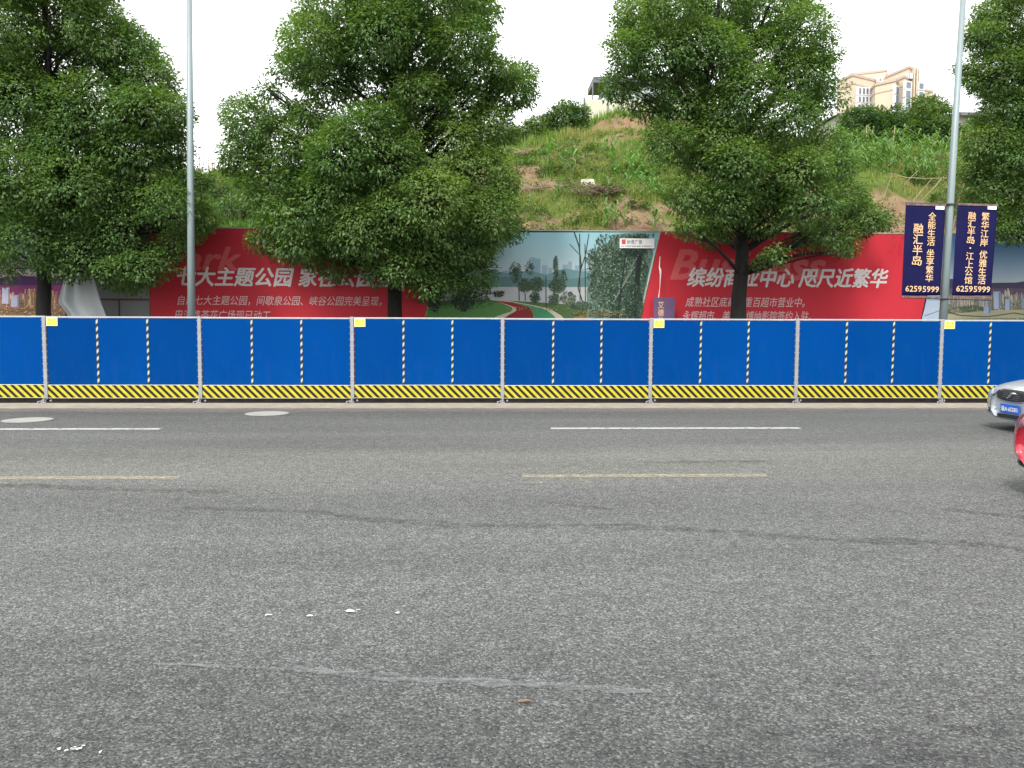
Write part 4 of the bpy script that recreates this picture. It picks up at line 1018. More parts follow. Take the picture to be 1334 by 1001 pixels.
def shrub(label, lobes_px, Y, seed, tint=.15, leaf=.14, per_m2=150, name='shrub', dens=1.0, group='shrubs on the hillside', stemc=(3, 6), gap=.26, ground=None, full=False, stems=True):
    r = random.Random(seed); cx = sum(l[0] for l in lobes_px)/len(lobes_px)
    c0 = atY(cx, max(l[1]+l[2] for l in lobes_px), Y); zz = float(hill_z(c0.x, Y)) if ground is None else ground
    base = Vector((c0.x, Y, zz)); t = thing(name, label, 'shrub', base, group=group); Ls = []
    low_ = [(l[0]+r.uniform(-4, 4), l[1]+l[2]*1.1, l[2]*.9) for l in lobes_px] if full else []
    for l in list(lobes_px)+low_:
        Yl = Y+r.uniform(-.6, .6); c_ = atY(l[0], l[1], Yl)-base; k = l[2]*Yl/F
        Ls.append((c_.x, c_.y, c_.z, k, k, k*.9, dens, tint+r.uniform(-.08, .1)))
    V, Q, T = lobes_to_leaves(Ls, per_m2, leaf, leaf*.45, 9, .3, seed, gap, .3, .6)
    link('foliage', fast_mesh('foliage', V, Q, M['bushleaf'], T), t)
    st = MB()
    for l in Ls if stems else ():
        for _ in range(r.randint(*stemc)//2+1):
            b0 = Vector((l[0]*.8+r.uniform(-.3, .3), r.uniform(-.3, .3), min(-.1, l[2]-l[5]*1.6))); e_ = Vector(l[:3])+Vector((r.uniform(-.5, .5), r.uniform(-.4, .4), r.uniform(0, .9)*l[5]))
            b0.z = float(hill_z(base.x+b0.x, base.y+b0.y))-zz-.1 if ground is None else -.1
            st.tube([b0, b0.lerp(e_, .5)+Vector((r.uniform(-.15, .15), 0, 0)), e_], [.028, .018, .008], 5)
    if st.v: st.obj('stems', M['twig'], t)
    return t
shrub('dark rounded shrub beside the cream wall at the hilltop', [(735, 158, 24), (752, 150, 15), (744, 172, 20), (722, 172, 18), (737, 142, 11), (715, 160, 12)], 45.5, 61, .02, per_m2=230, leaf=.17, full=True)
shrub('lighter weedy shrub between the tallest tree and the dark shrub', [(700, 168, 18), (688, 175, 16), (672, 182, 16), (705, 182, 14), (650, 178, 18)], 44.5, 62, .35, per_m2=230, leaf=.17, full=True)
shrub('feathery bush behind the right side of the third tree crown', [(1112, 160, 20), (1128, 150, 15), (1105, 176, 16), (1135, 168, 20), (1142, 152, 14)], 47, 63, .12, per_m2=230, leaf=.17, full=True)
shrub('tall feathery bush in front of the blue roof', [(1165, 165, 18), (1155, 180, 16), (1180, 172, 17), (1168, 148, 10), (1150, 160, 13)], 47, 64, .08, per_m2=230, leaf=.17, full=True)
shrub('bush with light arching top twigs left of the right lamp post', [(1205, 150, 16), (1215, 166, 20), (1195, 175, 18), (1228, 152, 13), (1232, 172, 16), (1222, 140, 9), (1206, 136, 8)], 47, 65, .15, per_m2=230, leaf=.17, full=True)
shrub('loose bush behind the right lamp post near the pink roof', [(1258, 178, 16), (1272, 168, 14), (1250, 190, 12), (1290, 185, 22), (1320, 175, 24)], 46.5, 66, .2, per_m2=230, leaf=.17, full=True)
shrub('feathery tall weeds rising above the bush left of the right lamp post', [(1196, 134, 8), (1214, 136, 8), (1226, 142, 8), (1205, 128, 5), (1222, 130, 5), (1190, 146, 9)], 48.5, 72, .35, per_m2=150, leaf=.22, ground=11.5, gap=.35)
shrub('bushy green undergrowth just right of the left lamp post', [(262, 250, 24), (280, 262, 20), (268, 284, 20), (296, 246, 26), (300, 284, 18), (250, 276, 20), (322, 250, 26)], 33.5, 67, .3, .13, 150)
shrub('dark undergrowth hanging over the left red billboard top', [(310, 262, 20), (325, 280, 18), (300, 270, 14), (345, 270, 20)], 31.5, 68, .05, .13, 150)
shrub('light green creeper spilling over the top right of the red business billboard', [(1133, 283, 22), (1150, 288, 14), (1140, 296, 12), (1158, 292, 9), (1118, 276, 18)], 21.6, 69, .3, .09, 330, ground=.1, stems=False)
shrub('small dark creeper hanging on the red billboard beside the navy banner', [(1172, 306, 7), (1168, 315, 5), (1176, 318, 5), (1172, 333, 2.4), (1163, 300, 6)], 20.35, 70, .0, .07, 300, ground=.12, gap=.2, stems=False)
shrub('yellow green low bush on the slope right of the lamp post banners', [(1262, 235, 20), (1245, 222, 16), (1285, 228, 20), (1250, 250, 14), (1272, 258, 16)], 33, 71, .4, .13, 120)
for k, (px, py, rr_) in enumerate(((742, 246, 9), (700, 240, 7), (762, 262, 10), (742, 284, 9), (820, 285, 7), (690, 284, 8), (686, 268, 9), (775, 285, 9), (848, 210, 8), (757, 212, 7), (730, 216, 9), (796, 226, 7))):
    p = on_hill(px, py+rr_*.6)
    nm = ('small leafy weed clump low on the slope', 'pale weed clump by the branch pile', 'dark weed clump below the pale rock')[k % 3]
    shrub('leafy weed clump on the open slope above the park print', [(px, py, rr_), (px+rr_*.8, py+2, rr_*.7)], p.y, 200+k, (.1, .3, .5)[k % 3], .12, 120, 'weed_clump', group='weed clumps on the open slope')

# dead brush, rock, stakes
def pile(label, px, py, w_, h_, n, seed, m_):
    p = on_hill(px, py); r = random.Random(seed); t = MB(); s = p.y/F
    for k in range(n):
        a = Vector((r.gauss(0, w_*s*.4), r.gauss(0, .3), abs(r.gauss(0, h_*s*.35)))); d = Vector((r.uniform(-1, 1), r.uniform(-.5, .5), r.uniform(-.25, .35)))*w_*s*.5
        t.tube([a, a+d*.5+Vector((0, 0, r.uniform(-.05, .08))), a+d], [.022, .016, .006], 4)
    o = t.obj('brush_pile', m_, loc=p); tag(o, label, 'brush pile', 'piles of cut branches on the slope')
pile('grey brown heap of cut branches right below the pale rock', 779, 256, 34, 22, 190, 1, M['brush'])
pile('reddish heap of dry branches left of the pale rock', 702, 250, 44, 12, 130, 2, M['twig'])
pile('low strip of dry straw and twigs on the upper left terrace', 690, 203, 50, 6, 90, 3, M['twig'])
p = on_hill(766, 242); rk = MB(); s = p.y/F
r = random.Random(5)
vs = [Vector((x*(1+r.uniform(-.15, .15)), y, z*(1+r.uniform(-.2, .2)))) for x, y, z in ((-.32, -.2, -.1), (.3, -.2, -.1), (.3, .25, -.1), (-.3, .25, -.1), (-.30, -.15, .2), (-.05, -.22, .30), (.25, -.15, .26), (.24, .2, .3), (-.25, .2, .28))]
rk.add(vs, [(0, 1, 6, 5, 4), (1, 2, 7, 6), (2, 3, 8, 7), (3, 0, 4, 8), (4, 5, 8), (5, 6, 7, 8), (3, 2, 1, 0)])
tag(rk.obj('rock', M['rock'], loc=p, bevel=.04), 'pale flat-faced rock lying on the slope above the park print', 'rock')
r = random.Random(9)
spx = [(1186, 268, 1215, 232), (1196, 268, 1222, 240), (1212, 250, 1236, 224), (1176, 246, 1196, 222), (1150, 262, 1162, 228), (1225, 262, 1245, 226)]
for k, (xa, ya, xb, yb) in enumerate(spx):
    a = on_hill(xa, ya); b = atY(xb, yb, a.y-.2); ex = (a-b)*.06
    tag(MB().tube([a+ex, (a+b)/2+Vector((0, 0, .03)), b], [.022, .02, .014], 6).obj('bamboo_stake', M['stick']), 'thin bamboo stake leaning to the right in the soil above the navy banners', 'stake', 'leaning bamboo stakes above the banners')
a = on_hill(1158, 231); b = atY(1236, 233, a.y); a.z += .15
tag(MB().tube([atY(1158, 226, a.y-1), atY(1180, 231.5, a.y-1), atY(1205, 233, a.y-1), atY(1236, 232, a.y-1)], .018, 6).obj('rope', M['stick']), 'pale sagging rope strung across the slope above the left banner', 'rope')
for k, (xa, ya, xb, yb) in enumerate(((1212, 200, 1221, 172), (1218, 200, 1220, 172), (1209, 200, 1222, 176), (1129, 186, 1129, 164), (1162, 184, 1166, 165), (1250, 190, 1252, 172))):
    a = on_hill(xa, min(ya, 196)); 
    a = Vector(atY(xa, ya, 44.6)); b = atY(xb, yb, 44.6); a.z = min(a.z, float(hill_z(a.x, 44.6)))-.05
    tag(MB().tube([a, b], [.045, .035], 6).obj('bean_pole', M['stick']), 'pale thin pole standing before the hilltop bushes on the right', 'pole', 'pale poles before the hilltop bushes')
# bare saplings at the left crest
for k, (xa, xb, yt) in enumerate(((260, 258, 184), (260, 268, 188), (271, 271, 204), (277, 275, 203), (278, 279, 202), (291, 290, 214))):
    Ys = 38; a = atY(xa, 230, Ys); a.z = float(hill_z(a.x, Ys))-.1; b = atY(xb, yt, Ys); mb = MB(); mb.tube([a, a.lerp(b, .5)+Vector((.04, 0, 0)), b], [.03, .022, .009], 5)
    rr = random.Random(k)
    for q in range(9):
        s = a.lerp(b, rr.uniform(.25, .95)); mb.tube([s, s+Vector((rr.uniform(-.35, .35), rr.uniform(-.2, .2), rr.uniform(.05, .4)))], [.010, .004], 4, cap=False)
    tag(mb.obj('bare_sapling', M['twig']), 'thin bare sapling against the sky beside the left lamp post', 'sapling', 'bare saplings on the left crest')

# ------------------------------------------------------------------ buildings on the hilltop
def wallplane(px, Y): return atY(px, 300, Y).x
def zpx(py, Y, px=900): return atY(px, py, Y).z
# cream wall and canopy shed behind the dark shrub
Yc = 50.5
t = thing('compound_wall', 'cream wall panels on the hilltop left of the third tree', 'wall', (wallplane(760, Yc), Yc, 13.2))
o = t.location; zt = zpx(132, Yc)-o.z; zb = 0-1.5
for a_, b_ in ((760, 789.5), (790.5, 822), (823, 856), (857, 890), (891, 925)):
    MB().box(wallplane(a_, Yc)-o.x, wallplane(b_, Yc)-o.x, 0, .12, zb, zt).obj('wall_panel', M['wall_cream'], t)
for a_ in (759.6, 790, 822.5, 856.5, 890.5, 925.5):
    x = wallplane(a_, Yc)-o.x; MB().box(x-.05, x+.05, -.03, .15, zb, zt+.12).obj('wall_post', M['shed_steel'], t)
Yc = 56
t = thing('canopy_shed', 'pale shed with grey steel canopy behind the third tree crown', 'shed', (wallplane(772, Yc), Yc, 13.5)); o = t.location
zr0, zr1 = zpx(110, Yc)-o.z, zpx(101.5, Yc)-o.z
rf = MB()
for k in range(4): rf.box(wallplane(771, Yc)-o.x, wallplane(862, Yc)-o.x, -.08+k*.02, 3, zr0+(zr1-zr0)*k/4, zr0+(zr1-zr0)*(k+.8)/4)
rf.obj('roof', M['shed_steel'], t)
xa, xb = wallplane(776, Yc)-o.x, wallplane(786, Yc)-o.x; zb = zpx(136, Yc)-o.z
MB().tube([(xa-.3, 0, -1), (xa-.3, 0, zr0)], .05, 6).obj('post', M['shed_steel'], t)
MB().box(-.14, .14, -.1, .1, 0, 2.6, M=Matrix.Translation((wallplane(774, Yc)-o.x, .0, zb-.2)) @ Matrix.Rotation(.58, 4, 'Y')).obj('brace', M['shed_steel'], t)
xw = wallplane(786, Yc)-o.x
for k in range(16):
    MB().box(xw+k*.36, xw+k*.36+.34, .25, .33+.03*(k % 2), -1, zr0).obj('wall_panel', M['shed_white'], t)
# beige apartment block
def block():
    Yb = 150.0
    def P(px, Y): q = atY(px, 300, Y); return (q.x, Y)
    t = thing('apartment_building', 'beige stepped apartment block on the skyline right of the third tree', 'building', (P(1160, Yb)[0], Yb, 14)); o = t.location
    Z = lambda py, Y, px=1150: atY(px, py, Y).z-14
    def pr(plan, top, nm='wall_block', m_='beige', z0=0):
        return MB().prism([(x-o.x, y-Yb) for x, y in plan], z0, top).obj(nm, M[m_], t)
    # plan points: far-left wing, middle wing, tower, right wing
    wings = [
     ([P(1085, 158), P(1104, 154), P(1133, 157), P(1140, 166), P(1090, 168)], 108.5, 158),
     ([P(1128, 156), P(1134, 153), P(1160, 150), P(1166, 153), P(1166, 164), P(1128, 166)], 106, 150),
     ([P(1158, 152.5), P(1171, 150), P(1176, 151), P(1176, 165), P(1158, 166)], 103.5, 151),
     ([P(1147, 157), P(1176, 151.3), P(1189, 153), P(1190, 166), P(1150, 168)], 90.5, 152),
     ([P(1183, 153), P(1197, 153), P(1199, 164), P(1184, 164)], 108.5, 153),
     ([P(1197, 156), P(1209, 157), P(1209, 165), P(1197, 165)], 120, 157),
     ([P(1100, 160), P(1134, 158), P(1148, 157), P(1150, 167), P(1100, 170)], 99.5, 160)]
    for plan, py, Y in wings:
        z = Z(py, Y); pr(plan, z)
        cx = sum(p[0] for p in plan)/len(plan); cy = sum(p[1] for p in plan)/len(plan)
        big = [(cx+(x-cx)*1.03+(.0), cy+(y-cy)*1.03) for x, y in plan]
        MB().prism([(x-o.x, y-Yb) for x, y in big], z+.004, z+.45).obj('cornice', M['beige_trim'], t)
        MB().prism([(x-o.x, y-Yb) for x, y in [(cx+(x-cx)*1.012, cy+(y-cy)*1.012) for x, y in plan]], z-1.5, z-1.25).obj('cornice_band', M['beige_trim'], t)
    def win(pxa, pxb, ya, yb, Y, Y2=None, frame=True):
        a = P(pxa, Y); b = P(pxb, Y2 or Y); z1, z0 = Z(ya, Y), Z(yb, Y)
        d = Vector((b[0]-a[0], b[1]-a[1], 0)); L_ = d.length; an = math.atan2(d.y, d.x)
        Mx = Matrix.Translation((a[0]-o.x, a[1]-Yb, 0)) @ Matrix.Rotation(an, 4, 'Z')
        f = MB().box(-.25, L_+.25, -.22, .3, z0-.25, z1+.25, M=Mx).obj('window', M['win_white'], t)
        g = MB()
        k = max(1, round(L_/1.0))
        for i in range(k): g.box(L_*i/k+.06, L_*(i+1)/k-.06, -.28, -.2, z0, z1, M=Mx)
        g.obj('pane', M['glass_far'], f)
    for ya, yb in ((107, 114), (118, 126), (128, 136), (139, 146), (150, 156)):
        win(1174, 1180, ya, yb, 150.2, 150.6) if False else win(1172.5, 1178.5, ya, yb, 149.6, 150.0)
        win(1189.5, 1195, ya+1.5, yb+1, 152.4, 152.6)
    for ya, yb in ((116, 123), (127, 133), (137, 143)):
        for a_ in (1112, 1117, 1121.5, 1126): win(a_, a_+2.6, ya, yb, 154.4+(a_-1112)*.09, 154.6+(a_-1112)*.09)
    win(1159.5, 1163, 113, 122, 149.7, 150.4); win(1159.5, 1163, 124, 134, 149.7, 150.4); win(1159.5, 1163, 136, 150, 149.7, 150.4)
    for a_ in (1174, 1178): win(a_, a_+1.2, 97.5, 100.5, 151)
    win(1138, 1140.5, 103, 106, 156.2)
    for a_ in (1182, 1185.5): MB().box(P(a_, 151)[0]-o.x, P(a_+1.4, 151)[0]-o.x, .6, 2.6, 0, Z(91, 152)).obj('pilaster', M['beige'], t)
block()
def shed(label, px0, px1, py_top, py_eave, Y, roofm, cat='shed', mono=False):
    x0, x1 = wallplane(px0, Y), wallplane(px1, Y); zg = 13.2
    t = thing('low_shed', label, cat, ((x0+x1)/2, Y, zg)); o = t.location
    ze, zt = atY(px1, py_eave, Y).z-zg, atY(px1, py_top, Y).z-zg; w_ = (x1-x0)/2
    MB().box(-w_+.2, w_-.2, 0, 6, -1, ze).obj('wall', M['shed_wall'], t)
    MB().add([(-w_, -.5, ze), (w_, -.5, ze), (w_, 3, zt), (-w_, 3, zt), (w_, 6.5, ze), (-w_, 6.5, ze), (-w_, -.5, ze-.18), (w_, -.5, ze-.18)],
             [(0, 1, 2, 3), (3, 2, 4, 5), (0, 3, 5), (1, 4, 2), (6, 7, 1, 0)]).obj('roof', M[roofm], t)
    MB().box(-w_, w_, -.55, -.505, ze-.25, ze-.02).obj('gutter', M['shed_steel'], t)
shed('low brown roofed shed in front of the beige apartment block', 1085, 1160, 147, 150.5, 62, 'roof_brown')
shed('low shed with blue sheet roof below the beige tower', 1158, 1190, 152, 155, 60, 'roof_blue')
shed('low house with dusty pink roof right of the right lamp post', 1240, 1330, 142, 149.5, 62, 'roof_pink', 'house')

# ------------------------------------------------------------------ cars
M['silver'] = mat('silver_car_paint', (.34, .38, .42), .35, .25, var=.02, coat=.8)
M['redpaint'] = mat('red_car_paint', (.38, .008, .026), .28, .15, var=.02, coat=1)
M['carglass'] = mat('dark_car_glass', (.02, .025, .03), .06, 0, var=.05)
M['plastic'] = mat('black_car_plastic', (.025, .025, .028), .5)
M['chrome'] = mat('chrome', (.75, .76, .78), .15, 1, var=.02)
M['lamp_clear'] = mat('clear_headlamp', (.50, .56, .60), .08, .3, var=.1, vs=6, coat=1)
M['lamp_red'] = mat('smoky_tail_lamp', (.16, .05, .07), .1, 0, coat=1)
M['tyre'] = mat('tyre_rubber', (.02, .02, .02), .85)
M['rim'] = mat('alloy_rim', (.45, .46, .48), .3, .8)
M['plate_blue'] = mat('blue_number_plate', (.02, .10, .46), .4, var=.03)
def loft(sections, n_half, m_, name, parent, sub=2):
    """sections: list of (x, [(halfwidth, z), ...]) bottom to top on +y side; mirrored"""
    mb = MB(); vs = []
    for x, pr in sections:
        ring = [(x, w_, z) for w_, z in pr]+[(x, -w_, z) for w_, z in pr[::-1]]
        vs += ring
    k = len(sections[0][1])*2; fs = []
    for i in range(len(sections)-1):
        for j in range(k): fs.append((i*k+j, i*k+(j+1) % k, (i+1)*k+(j+1) % k, (i+1)*k+j))
    fs.append(tuple(range(k))); fs.append(tuple(range((len(sections)-1)*k, len(sections)*k))[::-1])
    mb.add(vs, fs); o = mb.obj(name, m_, parent, smooth=True)
    s_ = o.modifiers.new('subsurf', 'SUBSURF'); s_.levels = sub; s_.render_levels = sub
    return o
def patch(body, name, m_, outline, parent, dx=1, proud=.008, rings=7, dirv=None, sub=6):
    """thin shell laid on the body: outline in (y, z), projected along x"""
    dg = bpy.context.evaluated_depsgraph_get(); dg.update(); ev = body.evaluated_get(dg)
    P = []
    for i in range(len(outline)):
        a, b = outline[i], outline[(i+1) % len(outline)]
        for k in range(sub): P.append((a[0]+(b[0]-a[0])*k/sub, a[1]+(b[1]-a[1])*k/sub))
    cy = sum(p[0] for p in P)/len(P); cz = sum(p[1] for p in P)/len(P)
    vs = []; n = len(P)
    D = Vector(dirv or (dx, 0, 0)).normalized()
    for r_ in range(rings+1):
        f = 1-r_/rings
        for y, z in P if r_ < rings else [(cy, cz)]:
            yy, zz = cy+(y-cy)*f, cz+(z-cz)*f
            hit, loc, nor, _ = ev.ray_cast(Vector((0, yy, zz))-D*2, D)
            loc = loc if hit else Vector((vs[-1] if vs else (.1, yy, zz)))
            e = proud*(1 if r_ > 0 else -.6)
            vs.append(loc-D*e)
    fs = [(r_*n+i, r_*n+(i+1) % n, (r_+1)*n+(i+1) % n, (r_+1)*n+i) for r_ in range(rings-1) for i in range(n)]
    fs += [((rings-1)*n+i, (rings-1)*n+(i+1) % n, rings*n) for i in range(n)]
    return MB().add(vs, fs).obj(name, m_, parent, smooth=True)
def wheels(t, xs, half, r=.31):
    for x in xs:
        for sgn in (-1, 1):
            w_ = bpy.data.objects.new('wheel', None); COL.objects.link(w_); w_.parent = t; w_.location = (x, sgn*half, r)
            mb = MB(); n = 32; prof = [(.55*r, -.09), (.92*r, -.10), (r, -.07), (r, .07), (.92*r, .10), (.55*r, .09)]
            vs = [(pr*math.cos(2*math.pi*i/n), y, pr*math.sin(2*math.pi*i/n)) for i in range(n) for pr, y in prof]; k = len(prof)
            mb.add(vs, [(i*k+j, ((i+1) % n)*k+j, ((i+1) % n)*k+(j+1) % k, i*k+(j+1) % k) for i in range(n) for j in range(k)])
            mb.obj('tyre', M['tyre'], w_, smooth=True)
            rm = MB()
            yo = sgn*.075
            for i in range(5):
                rm.box(-.035, .035, yo-.012, yo+.012, .03, .57*r, M=Matrix.Rotation(2*math.pi*i/5, 4, 'Y'))
            rm.tube([(0, yo-.02, 0), (0, yo+.02, 0)], .05, 12)
            vs = [(pr*r*math.cos(2*math.pi*i/n), y, pr*r*math.sin(2*math.pi*i/n)) for i in range(n) for pr, y in ((.56, yo+.015), (.56, -yo), (.50, -yo), (.50, yo+.015))]
            rm.add(vs, [(i*4+j, ((i+1) % n)*4+j, ((i+1) % n)*4+(j+1) % 4, i*4+(j+1) % 4) for i in range(n) for j in range(4)])
            rm.obj('rim', M['rim'], w_)
            MB().tube([(0, -.06*sgn, 0), (0, -.05*sgn, 0)], .55*r, 24).obj('brake_disc', M['plastic'], w_)
BODY = {}
def sedan(label, loc, rotz, paint, front=True):
    """nose towards local -x, x = 0 at the front bumper"""
    t = thing('parked_car' if False else 'car', label, 'car', loc, (0, 0, rotz))
    def sec(x, w_, zb, zm, zs, zt, k=.93):   # bottom, mid, shoulder, top
        return (x, [(w_*.0+.02, zb), (w_*.80, zb), (w_*.97, zb+.08), (w_, zm), (w_*.985, (zm+zs)/2), (w_*k, zs), (w_*.6, zt), (.02, zt+.012)])
    body = [sec(0.00, .50, .22, .38, .55, .61), sec(.03, .66, .18, .38, .59, .655), sec(.14, .80, .17, .40, .64, .71), sec(.34, .86, .17, .42, .69, .765), sec(.7, .88, .17, .45, .73, .83),
            sec(1.2, .885, .18, .48, .76, .87), sec(1.6, .885, .18, .48, .80, .90), sec(2.6, .885, .18, .48, .83, .91), sec(3.5, .88, .18, .48, .85, .93), sec(4.1, .86, .2, .5, .86, .95), sec(4.4, .80, .24, .52, .82, .93), sec(4.5, .62, .3, .5, .74, .86)]
    t_body = loft(body, 8, M[paint], 'body', t); BODY[t.name] = t_body
    def gs(x, wl, zl, wt, zt): return (x, [(.02, zl), (wl*.9, zl), (wl, zl+.02), (wl*.96, zl*.6+zt*.4), (wt, zt-.03), (wt*.8, zt), (.02, zt+.015)])
    cab = [gs(1.25, .70, .80, .60, .86), gs(1.5, .80, .82, .62, 1.02), gs(1.95, .83, .84, .60, 1.27), gs(2.4, .84, .85, .62, 1.36), gs(3.0, .84, .86, .62, 1.37), gs(3.5, .82, .88, .60, 1.29), gs(3.95, .76, .90, .58, 1.08), gs(4.15, .68, .90, .55, .95)]
    loft(cab, 7, M['carglass'], 'windows', t)
    rfp = [(x, [(.02, zt-.02), (.60, zt-.02), (.625, zt+.0), (.58, zt+.02), (.02, zt+.03)]) for x, zt in ((1.93, 1.275), (2.3, 1.345), (3.0, 1.365), (3.5, 1.30))]
    loft(rfp, 5, M[paint], 'roof', t)
    for sgn in (-1, 1):
        MB().tube([(1.42, sgn*.76, .92), (1.95, sgn*.655, 1.27)], [.035, .028], 8).tube([(2.72, sgn*.86, .88), (2.72, sgn*.66, 1.34)], .03, 8).tube([(3.98, sgn*.72, .95), (3.45, sgn*.64, 1.30)], [.05, .04], 8).obj('pillar', M[paint], t, smooth=True)
        MB().box(1.62, 1.78, sgn*.95-.09, sgn*.95+.09, .92, 1.04).obj('mirror', M[paint], t, bevel=.03)
        MB().box(2.35, 2.55, sgn*.884-.012, sgn*.884+.012, .70, .725).obj('door_handle', M['chrome'], t, bevel=.008)
        MB().box(2.715, 2.722, sgn*.884-.008, sgn*.884+.008, .25, .84).obj('door_seam', M['plastic'], t)
        # wheel arches
        for x in (.86, 3.56):
            n = 18; vs = [(x+.36*math.cos(math.pi*i/n), sgn*.882+s_*.012, .31+.36*math.sin(math.pi*i/n)) for s_ in (-1, 1) for i in range(n+1)]
            MB().add(vs+[(x-.36, sgn*.882-.012, .15), (x+.36, sgn*.882-.012, .15), (x-.36, sgn*.882+.012, .15), (x+.36, sgn*.882+.012, .15)],
                     [tuple(range(n+1))+(n+2-1+n+1, n+2+n+1-1)] if False else [tuple(range(n+1)), tuple(range(n+1, 2*n+2))]).obj('wheel_arch', M['plastic'], t)
    wheels(t, (.86, 3.56), .79)
    return t
# silver saloon, nose towards the left in the far lane
pc = atY(1316.5, 531, 11.75)
silver = sedan('silver saloon with blue number plate entering at the right edge in the far lane', (pc.x+.05, 11.80, 0), 0, 'silver')
def oval(cx, cz, rx, rz, x, n=28, pw=2.6):
    return [(x, cx+rx*math.copysign(abs(math.cos(a))**(2/pw), math.cos(a)), cz+rz*math.copysign(abs(math.sin(a))**(2/pw), math.sin(a))) for a in [2*math.pi*i/n for i in range(n)]]
def plug(t, name, m_, prof, x_of, d=.03, bevel=0):
    """raised panel following the rounded nose: prof (y,z) outline"""
    n = len(prof); a = [(x_of(y, z)-d, y, z) for y, z in prof]; b = [(x_of(y, z)+.08, y, z) for y, z in prof]
    return MB().add(a+b, [tuple(range(n))]+[(i, n+i, n+(i+1) % n, (i+1) % n) for i in range(n)]).obj(name, m_, t, bevel=bevel)
nose = lambda y, z: .02+.55*max(0, abs(y)-.30)**2+(.10*max(0, z-.48)**1.0*2.2)
O = [(y, z) for _, y, z in oval(0, .560, .42, .115, 0)]
SB = BODY[silver.name]
patch(SB, 'grille_frame', M['chrome'], O, silver, proud=.010, sub=1)
gr = patch(SB, 'grille', M['plastic'], [(y*.93, .555+(z-.555)*.84) for y, z in O], silver, proud=.016, sub=1)
for z in (.505, .535, .565, .595):
    hw = .34*math.sqrt(max(.1, 1-((z-.555)/.09)**2)); patch(SB, 'grille_bars', M['rim'], [(-hw, z-.003), (hw, z-.003), (hw, z+.003), (-hw, z+.003)], gr, proud=.021, rings=2, sub=5)
MB().tube([(-.02, -.11, .60), (-.03, -.03, .60), (-.03, .0, .565), (-.03, .05, .53), (-.02, .13, .525)], [.010, .02, .022, .02, .008], 8).obj('emblem', M['chrome'], silver, smooth=True)
pb = MB().box(-.035, -.015, -.22, .22, .29, .43).obj('number_plate', M['plate_blue'], silver, bevel=.008)
txt = text_obj('渝A·6S283', 'plate_characters', M['label_white'], None, -.19, .19, .32, .40, 0, bold=.01)
co = np.empty(len(txt.data.vertices)*3, np.float32); txt.data.vertices.foreach_get('co', co); co = co.reshape(-1, 3)
co2 = np.stack([-.0375+co[:, 1], -co[:, 0], co[:, 2]], 1); txt.data.vertices.foreach_set('co', co2.ravel()); txt.parent = pb
MB().box(-.012, .06, -.33, .33, .215, .275).obj('lower_intake', M['plastic'], silver, bevel=.02)
for sgn in (-1, 1):
    hp = [(sgn*y, z) for y, z in ((.46, .56), (.56, .52), (.70, .545), (.79, .60), (.80, .645), (.70, .665), (.56, .645), (.47, .60))]
    dv = (1, -sgn*.45, 0)
    patch(SB, 'headlight', M['lamp_clear'], hp, silver, proud=.010, dirv=None, sub=3)
    patch(SB, 'bumper_vent', M['plastic'], [(sgn*.50, .26), (sgn*.64, .265), (sgn*.66, .32), (sgn*.58, .345), (sgn*.51, .33)], silver, proud=.008, sub=3)
    patch(SB, 'fog_light', M['lamp_clear'], [(sgn*(.60+.035*math.cos(a)), .31+.035*math.sin(a)) for a in [k*math.pi/6 for k in range(12)]], silver, proud=.014, sub=1, rings=3)

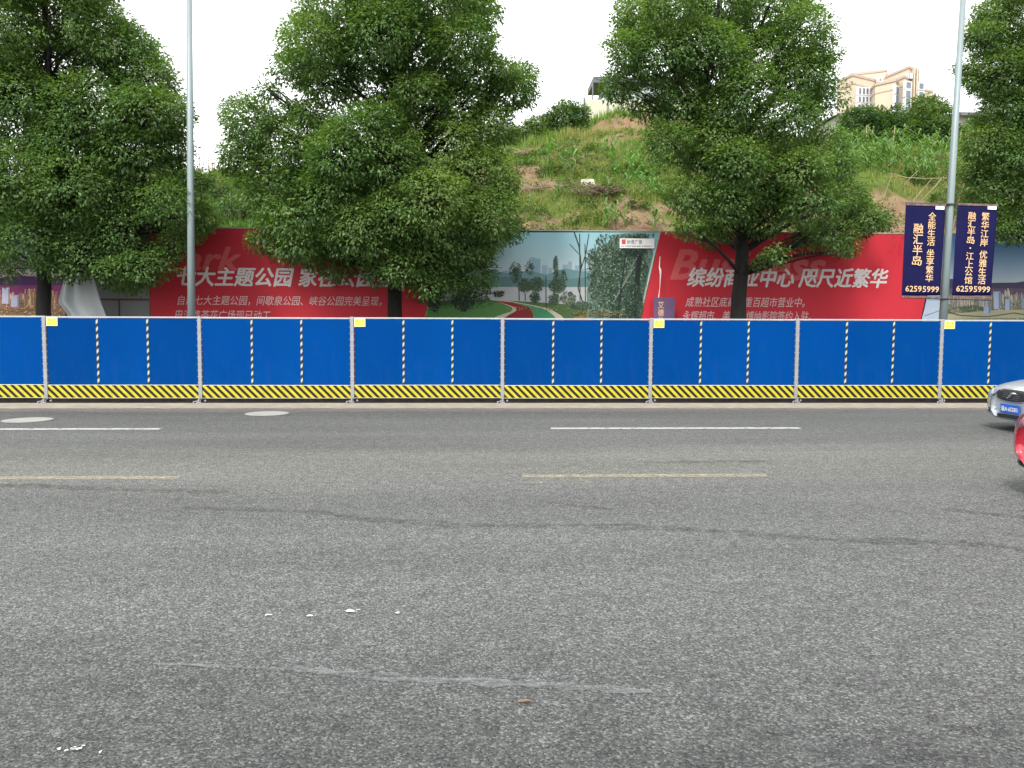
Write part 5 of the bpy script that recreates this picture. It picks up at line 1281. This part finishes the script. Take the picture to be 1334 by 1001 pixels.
# red hatchback, tail towards the left in the near lane
def red_hatch():
    pr_ = atY(1324, 575, 7.35)
    t = thing('car', 'red hatchback whose rear bumper just enters at the right edge', 'car', (pr_.x-.005, 6.66, 0))
    def sec(x, w_, zb, zm, zs, zt): return (x, [(.02, zb), (w_*.8, zb), (w_*.97, zb+.10), (w_, zm), (w_*.985, (zm+zs)/2), (w_*.94, zs), (w_*.6, zt), (.02, zt+.01)])
    body = [sec(0, .70, .30, .48, .66, .72), sec(.04, .82, .26, .47, .74, .82), sec(.18, .885, .23, .47, .80, .90), sec(.45, .90, .21, .50, .85, .94), sec(1.0, .9, .2, .52, .84, .93), sec(2.2, .9, .2, .5, .82, .92),
            sec(2.9, .9, .2, .5, .80, .91), sec(3.4, .885, .2, .48, .74, .84), sec(3.8, .84, .2, .46, .66, .76), sec(4.0, .7, .22, .44, .6, .66)]
    RB = loft(body, 8, M['redpaint'], 'body', t)
    def gs(x, wl, zl, wt, zt): return (x, [(.02, zl), (wl*.9, zl), (wl, zl+.02), (wl*.96, zl*.6+zt*.4), (wt, zt-.03), (wt*.8, zt), (.02, zt+.015)])
    loft([gs(.22, .70, .80, .6, .88), gs(.40, .78, .83, .62, 1.15), gs(.65, .82, .85, .64, 1.38), gs(1.3, .84, .86, .66, 1.44), gs(2.0, .84, .86, .64, 1.42), gs(2.5, .82, .85, .6, 1.2), gs(3.0, .74, .83, .6, .90)], 7, M['carglass'], 'windows', t)
    loft([(x, [(.02, z-.02), (.64, z-.02), (.665, z), (.6, z+.02), (.02, z+.03)]) for x, z in ((.58, 1.38), (1.0, 1.435), (1.9, 1.43), (2.1, 1.38))], 5, M['redpaint'], 'roof', t)
    for sgn in (-1, 1):
        patch(RB, 'tail_light', M['lamp_red'], [(sgn*y, z) for y, z in ((.55, .66), (.66, .62), (.80, .64), (.855, .70), (.84, .79), (.72, .80), (.60, .74))], t, proud=.010, sub=3)
        MB().tube([(1.55, sgn*.865, .87), (1.60, sgn*.67, 1.42)], .035, 8).obj('door_pillar', M['plastic'], t)
        MB().box(1.62, 1.80, sgn*.893-.012, sgn*.893+.012, .73, .755).obj('door_handle', M['redpaint'], t, bevel=.008)
        MB().box(1.545, 1.552, sgn*.893-.008, sgn*.893+.008, .25, .84).obj('door_seam', M['plastic'], t)
        MB().box(.45, .52, sgn*.93-.09, sgn*.93+.09, .95, 1.05).obj('mirror', M['redpaint'], t, bevel=.03).location = (1.9, 0, 0)
        MB().tube([(2.95, sgn*.74, .93), (2.1, sgn*.66, 1.38)], [.04, .03], 8).tube([(.32, sgn*.76, .9), (.55, sgn*.66, 1.35)], [.045, .04], 8).obj('pillar', M['redpaint'], t, smooth=True)
    loft([(.02, [(.02, .27), (.60, .27), (.66, .29), (.64, .37), (.02, .37)]), (.06, [(.02, .25), (.72, .25), (.78, .28), (.77, .40), (.02, .40)]), (.18, [(.02, .24), (.82, .24), (.868, .27), (.865, .41), (.02, .41)]), (.40, [(.02, .22), (.85, .22), (.900, .25), (.895, .38), (.02, .38)])], 5, M['plastic'], 'rear_bumper', t, 1)
    patch(RB, 'number_plate', M['plate_blue'], [(-.22, .50), (.22, .50), (.22, .62), (-.22, .62)], t, proud=.012, sub=3)
    MB().tube([(.02, -.5, .22), (-.05, -.5, .22)], .035, 12).obj('exhaust_pipe', M['chrome'], t)
    wheels(t, (.75, 3.25), .80, .32)
red_hatch()

# ------------------------------------------------------------------ one label each for look-alikes, counted from the left
ORD = 'first second third fourth fifth sixth seventh eighth ninth tenth eleventh twelfth thirteenth fourteenth fifteenth sixteenth seventeenth eighteenth'.split()
for grp, fmt in (('corn plants on the open slope', 'young corn plant on the open slope above the park print, %s from the left'),
                 ('weed clumps on the open slope', 'low leafy weed clump on the open slope, %s from the left'),
                 ('leaning bamboo stakes above the banners', 'thin bamboo stake leaning over bare soil above the banners, %s from the left'),
                 ('pale poles before the hilltop bushes', 'pale thin pole before the hilltop bushes, %s from the left'),
                 ('bare saplings on the left crest', 'thin bare sapling against the sky beside the left lamp post, %s from the left')):
    os_ = [o for o in COL.objects if o.get('group') == grp and o.parent is None]
    def key(o):
        p = o.location if (o.type == 'EMPTY' or o.location.length > 1) else Vector([sum(c[i] for c in o.bound_box)/8 for i in range(3)])
        return (p.x/p.y)
    for k, o in enumerate(sorted(os_, key=key)): o['label'] = fmt % ORD[k]
for o in COL.objects:
    if o.parent and o.name.split('.')[0] in ('rivets', 'notice_print', 'phone_line', 'grille_bars', 'small_print', 'limbs', 'stems', 'foot_bracket'): o['kind'] = 'stuff'
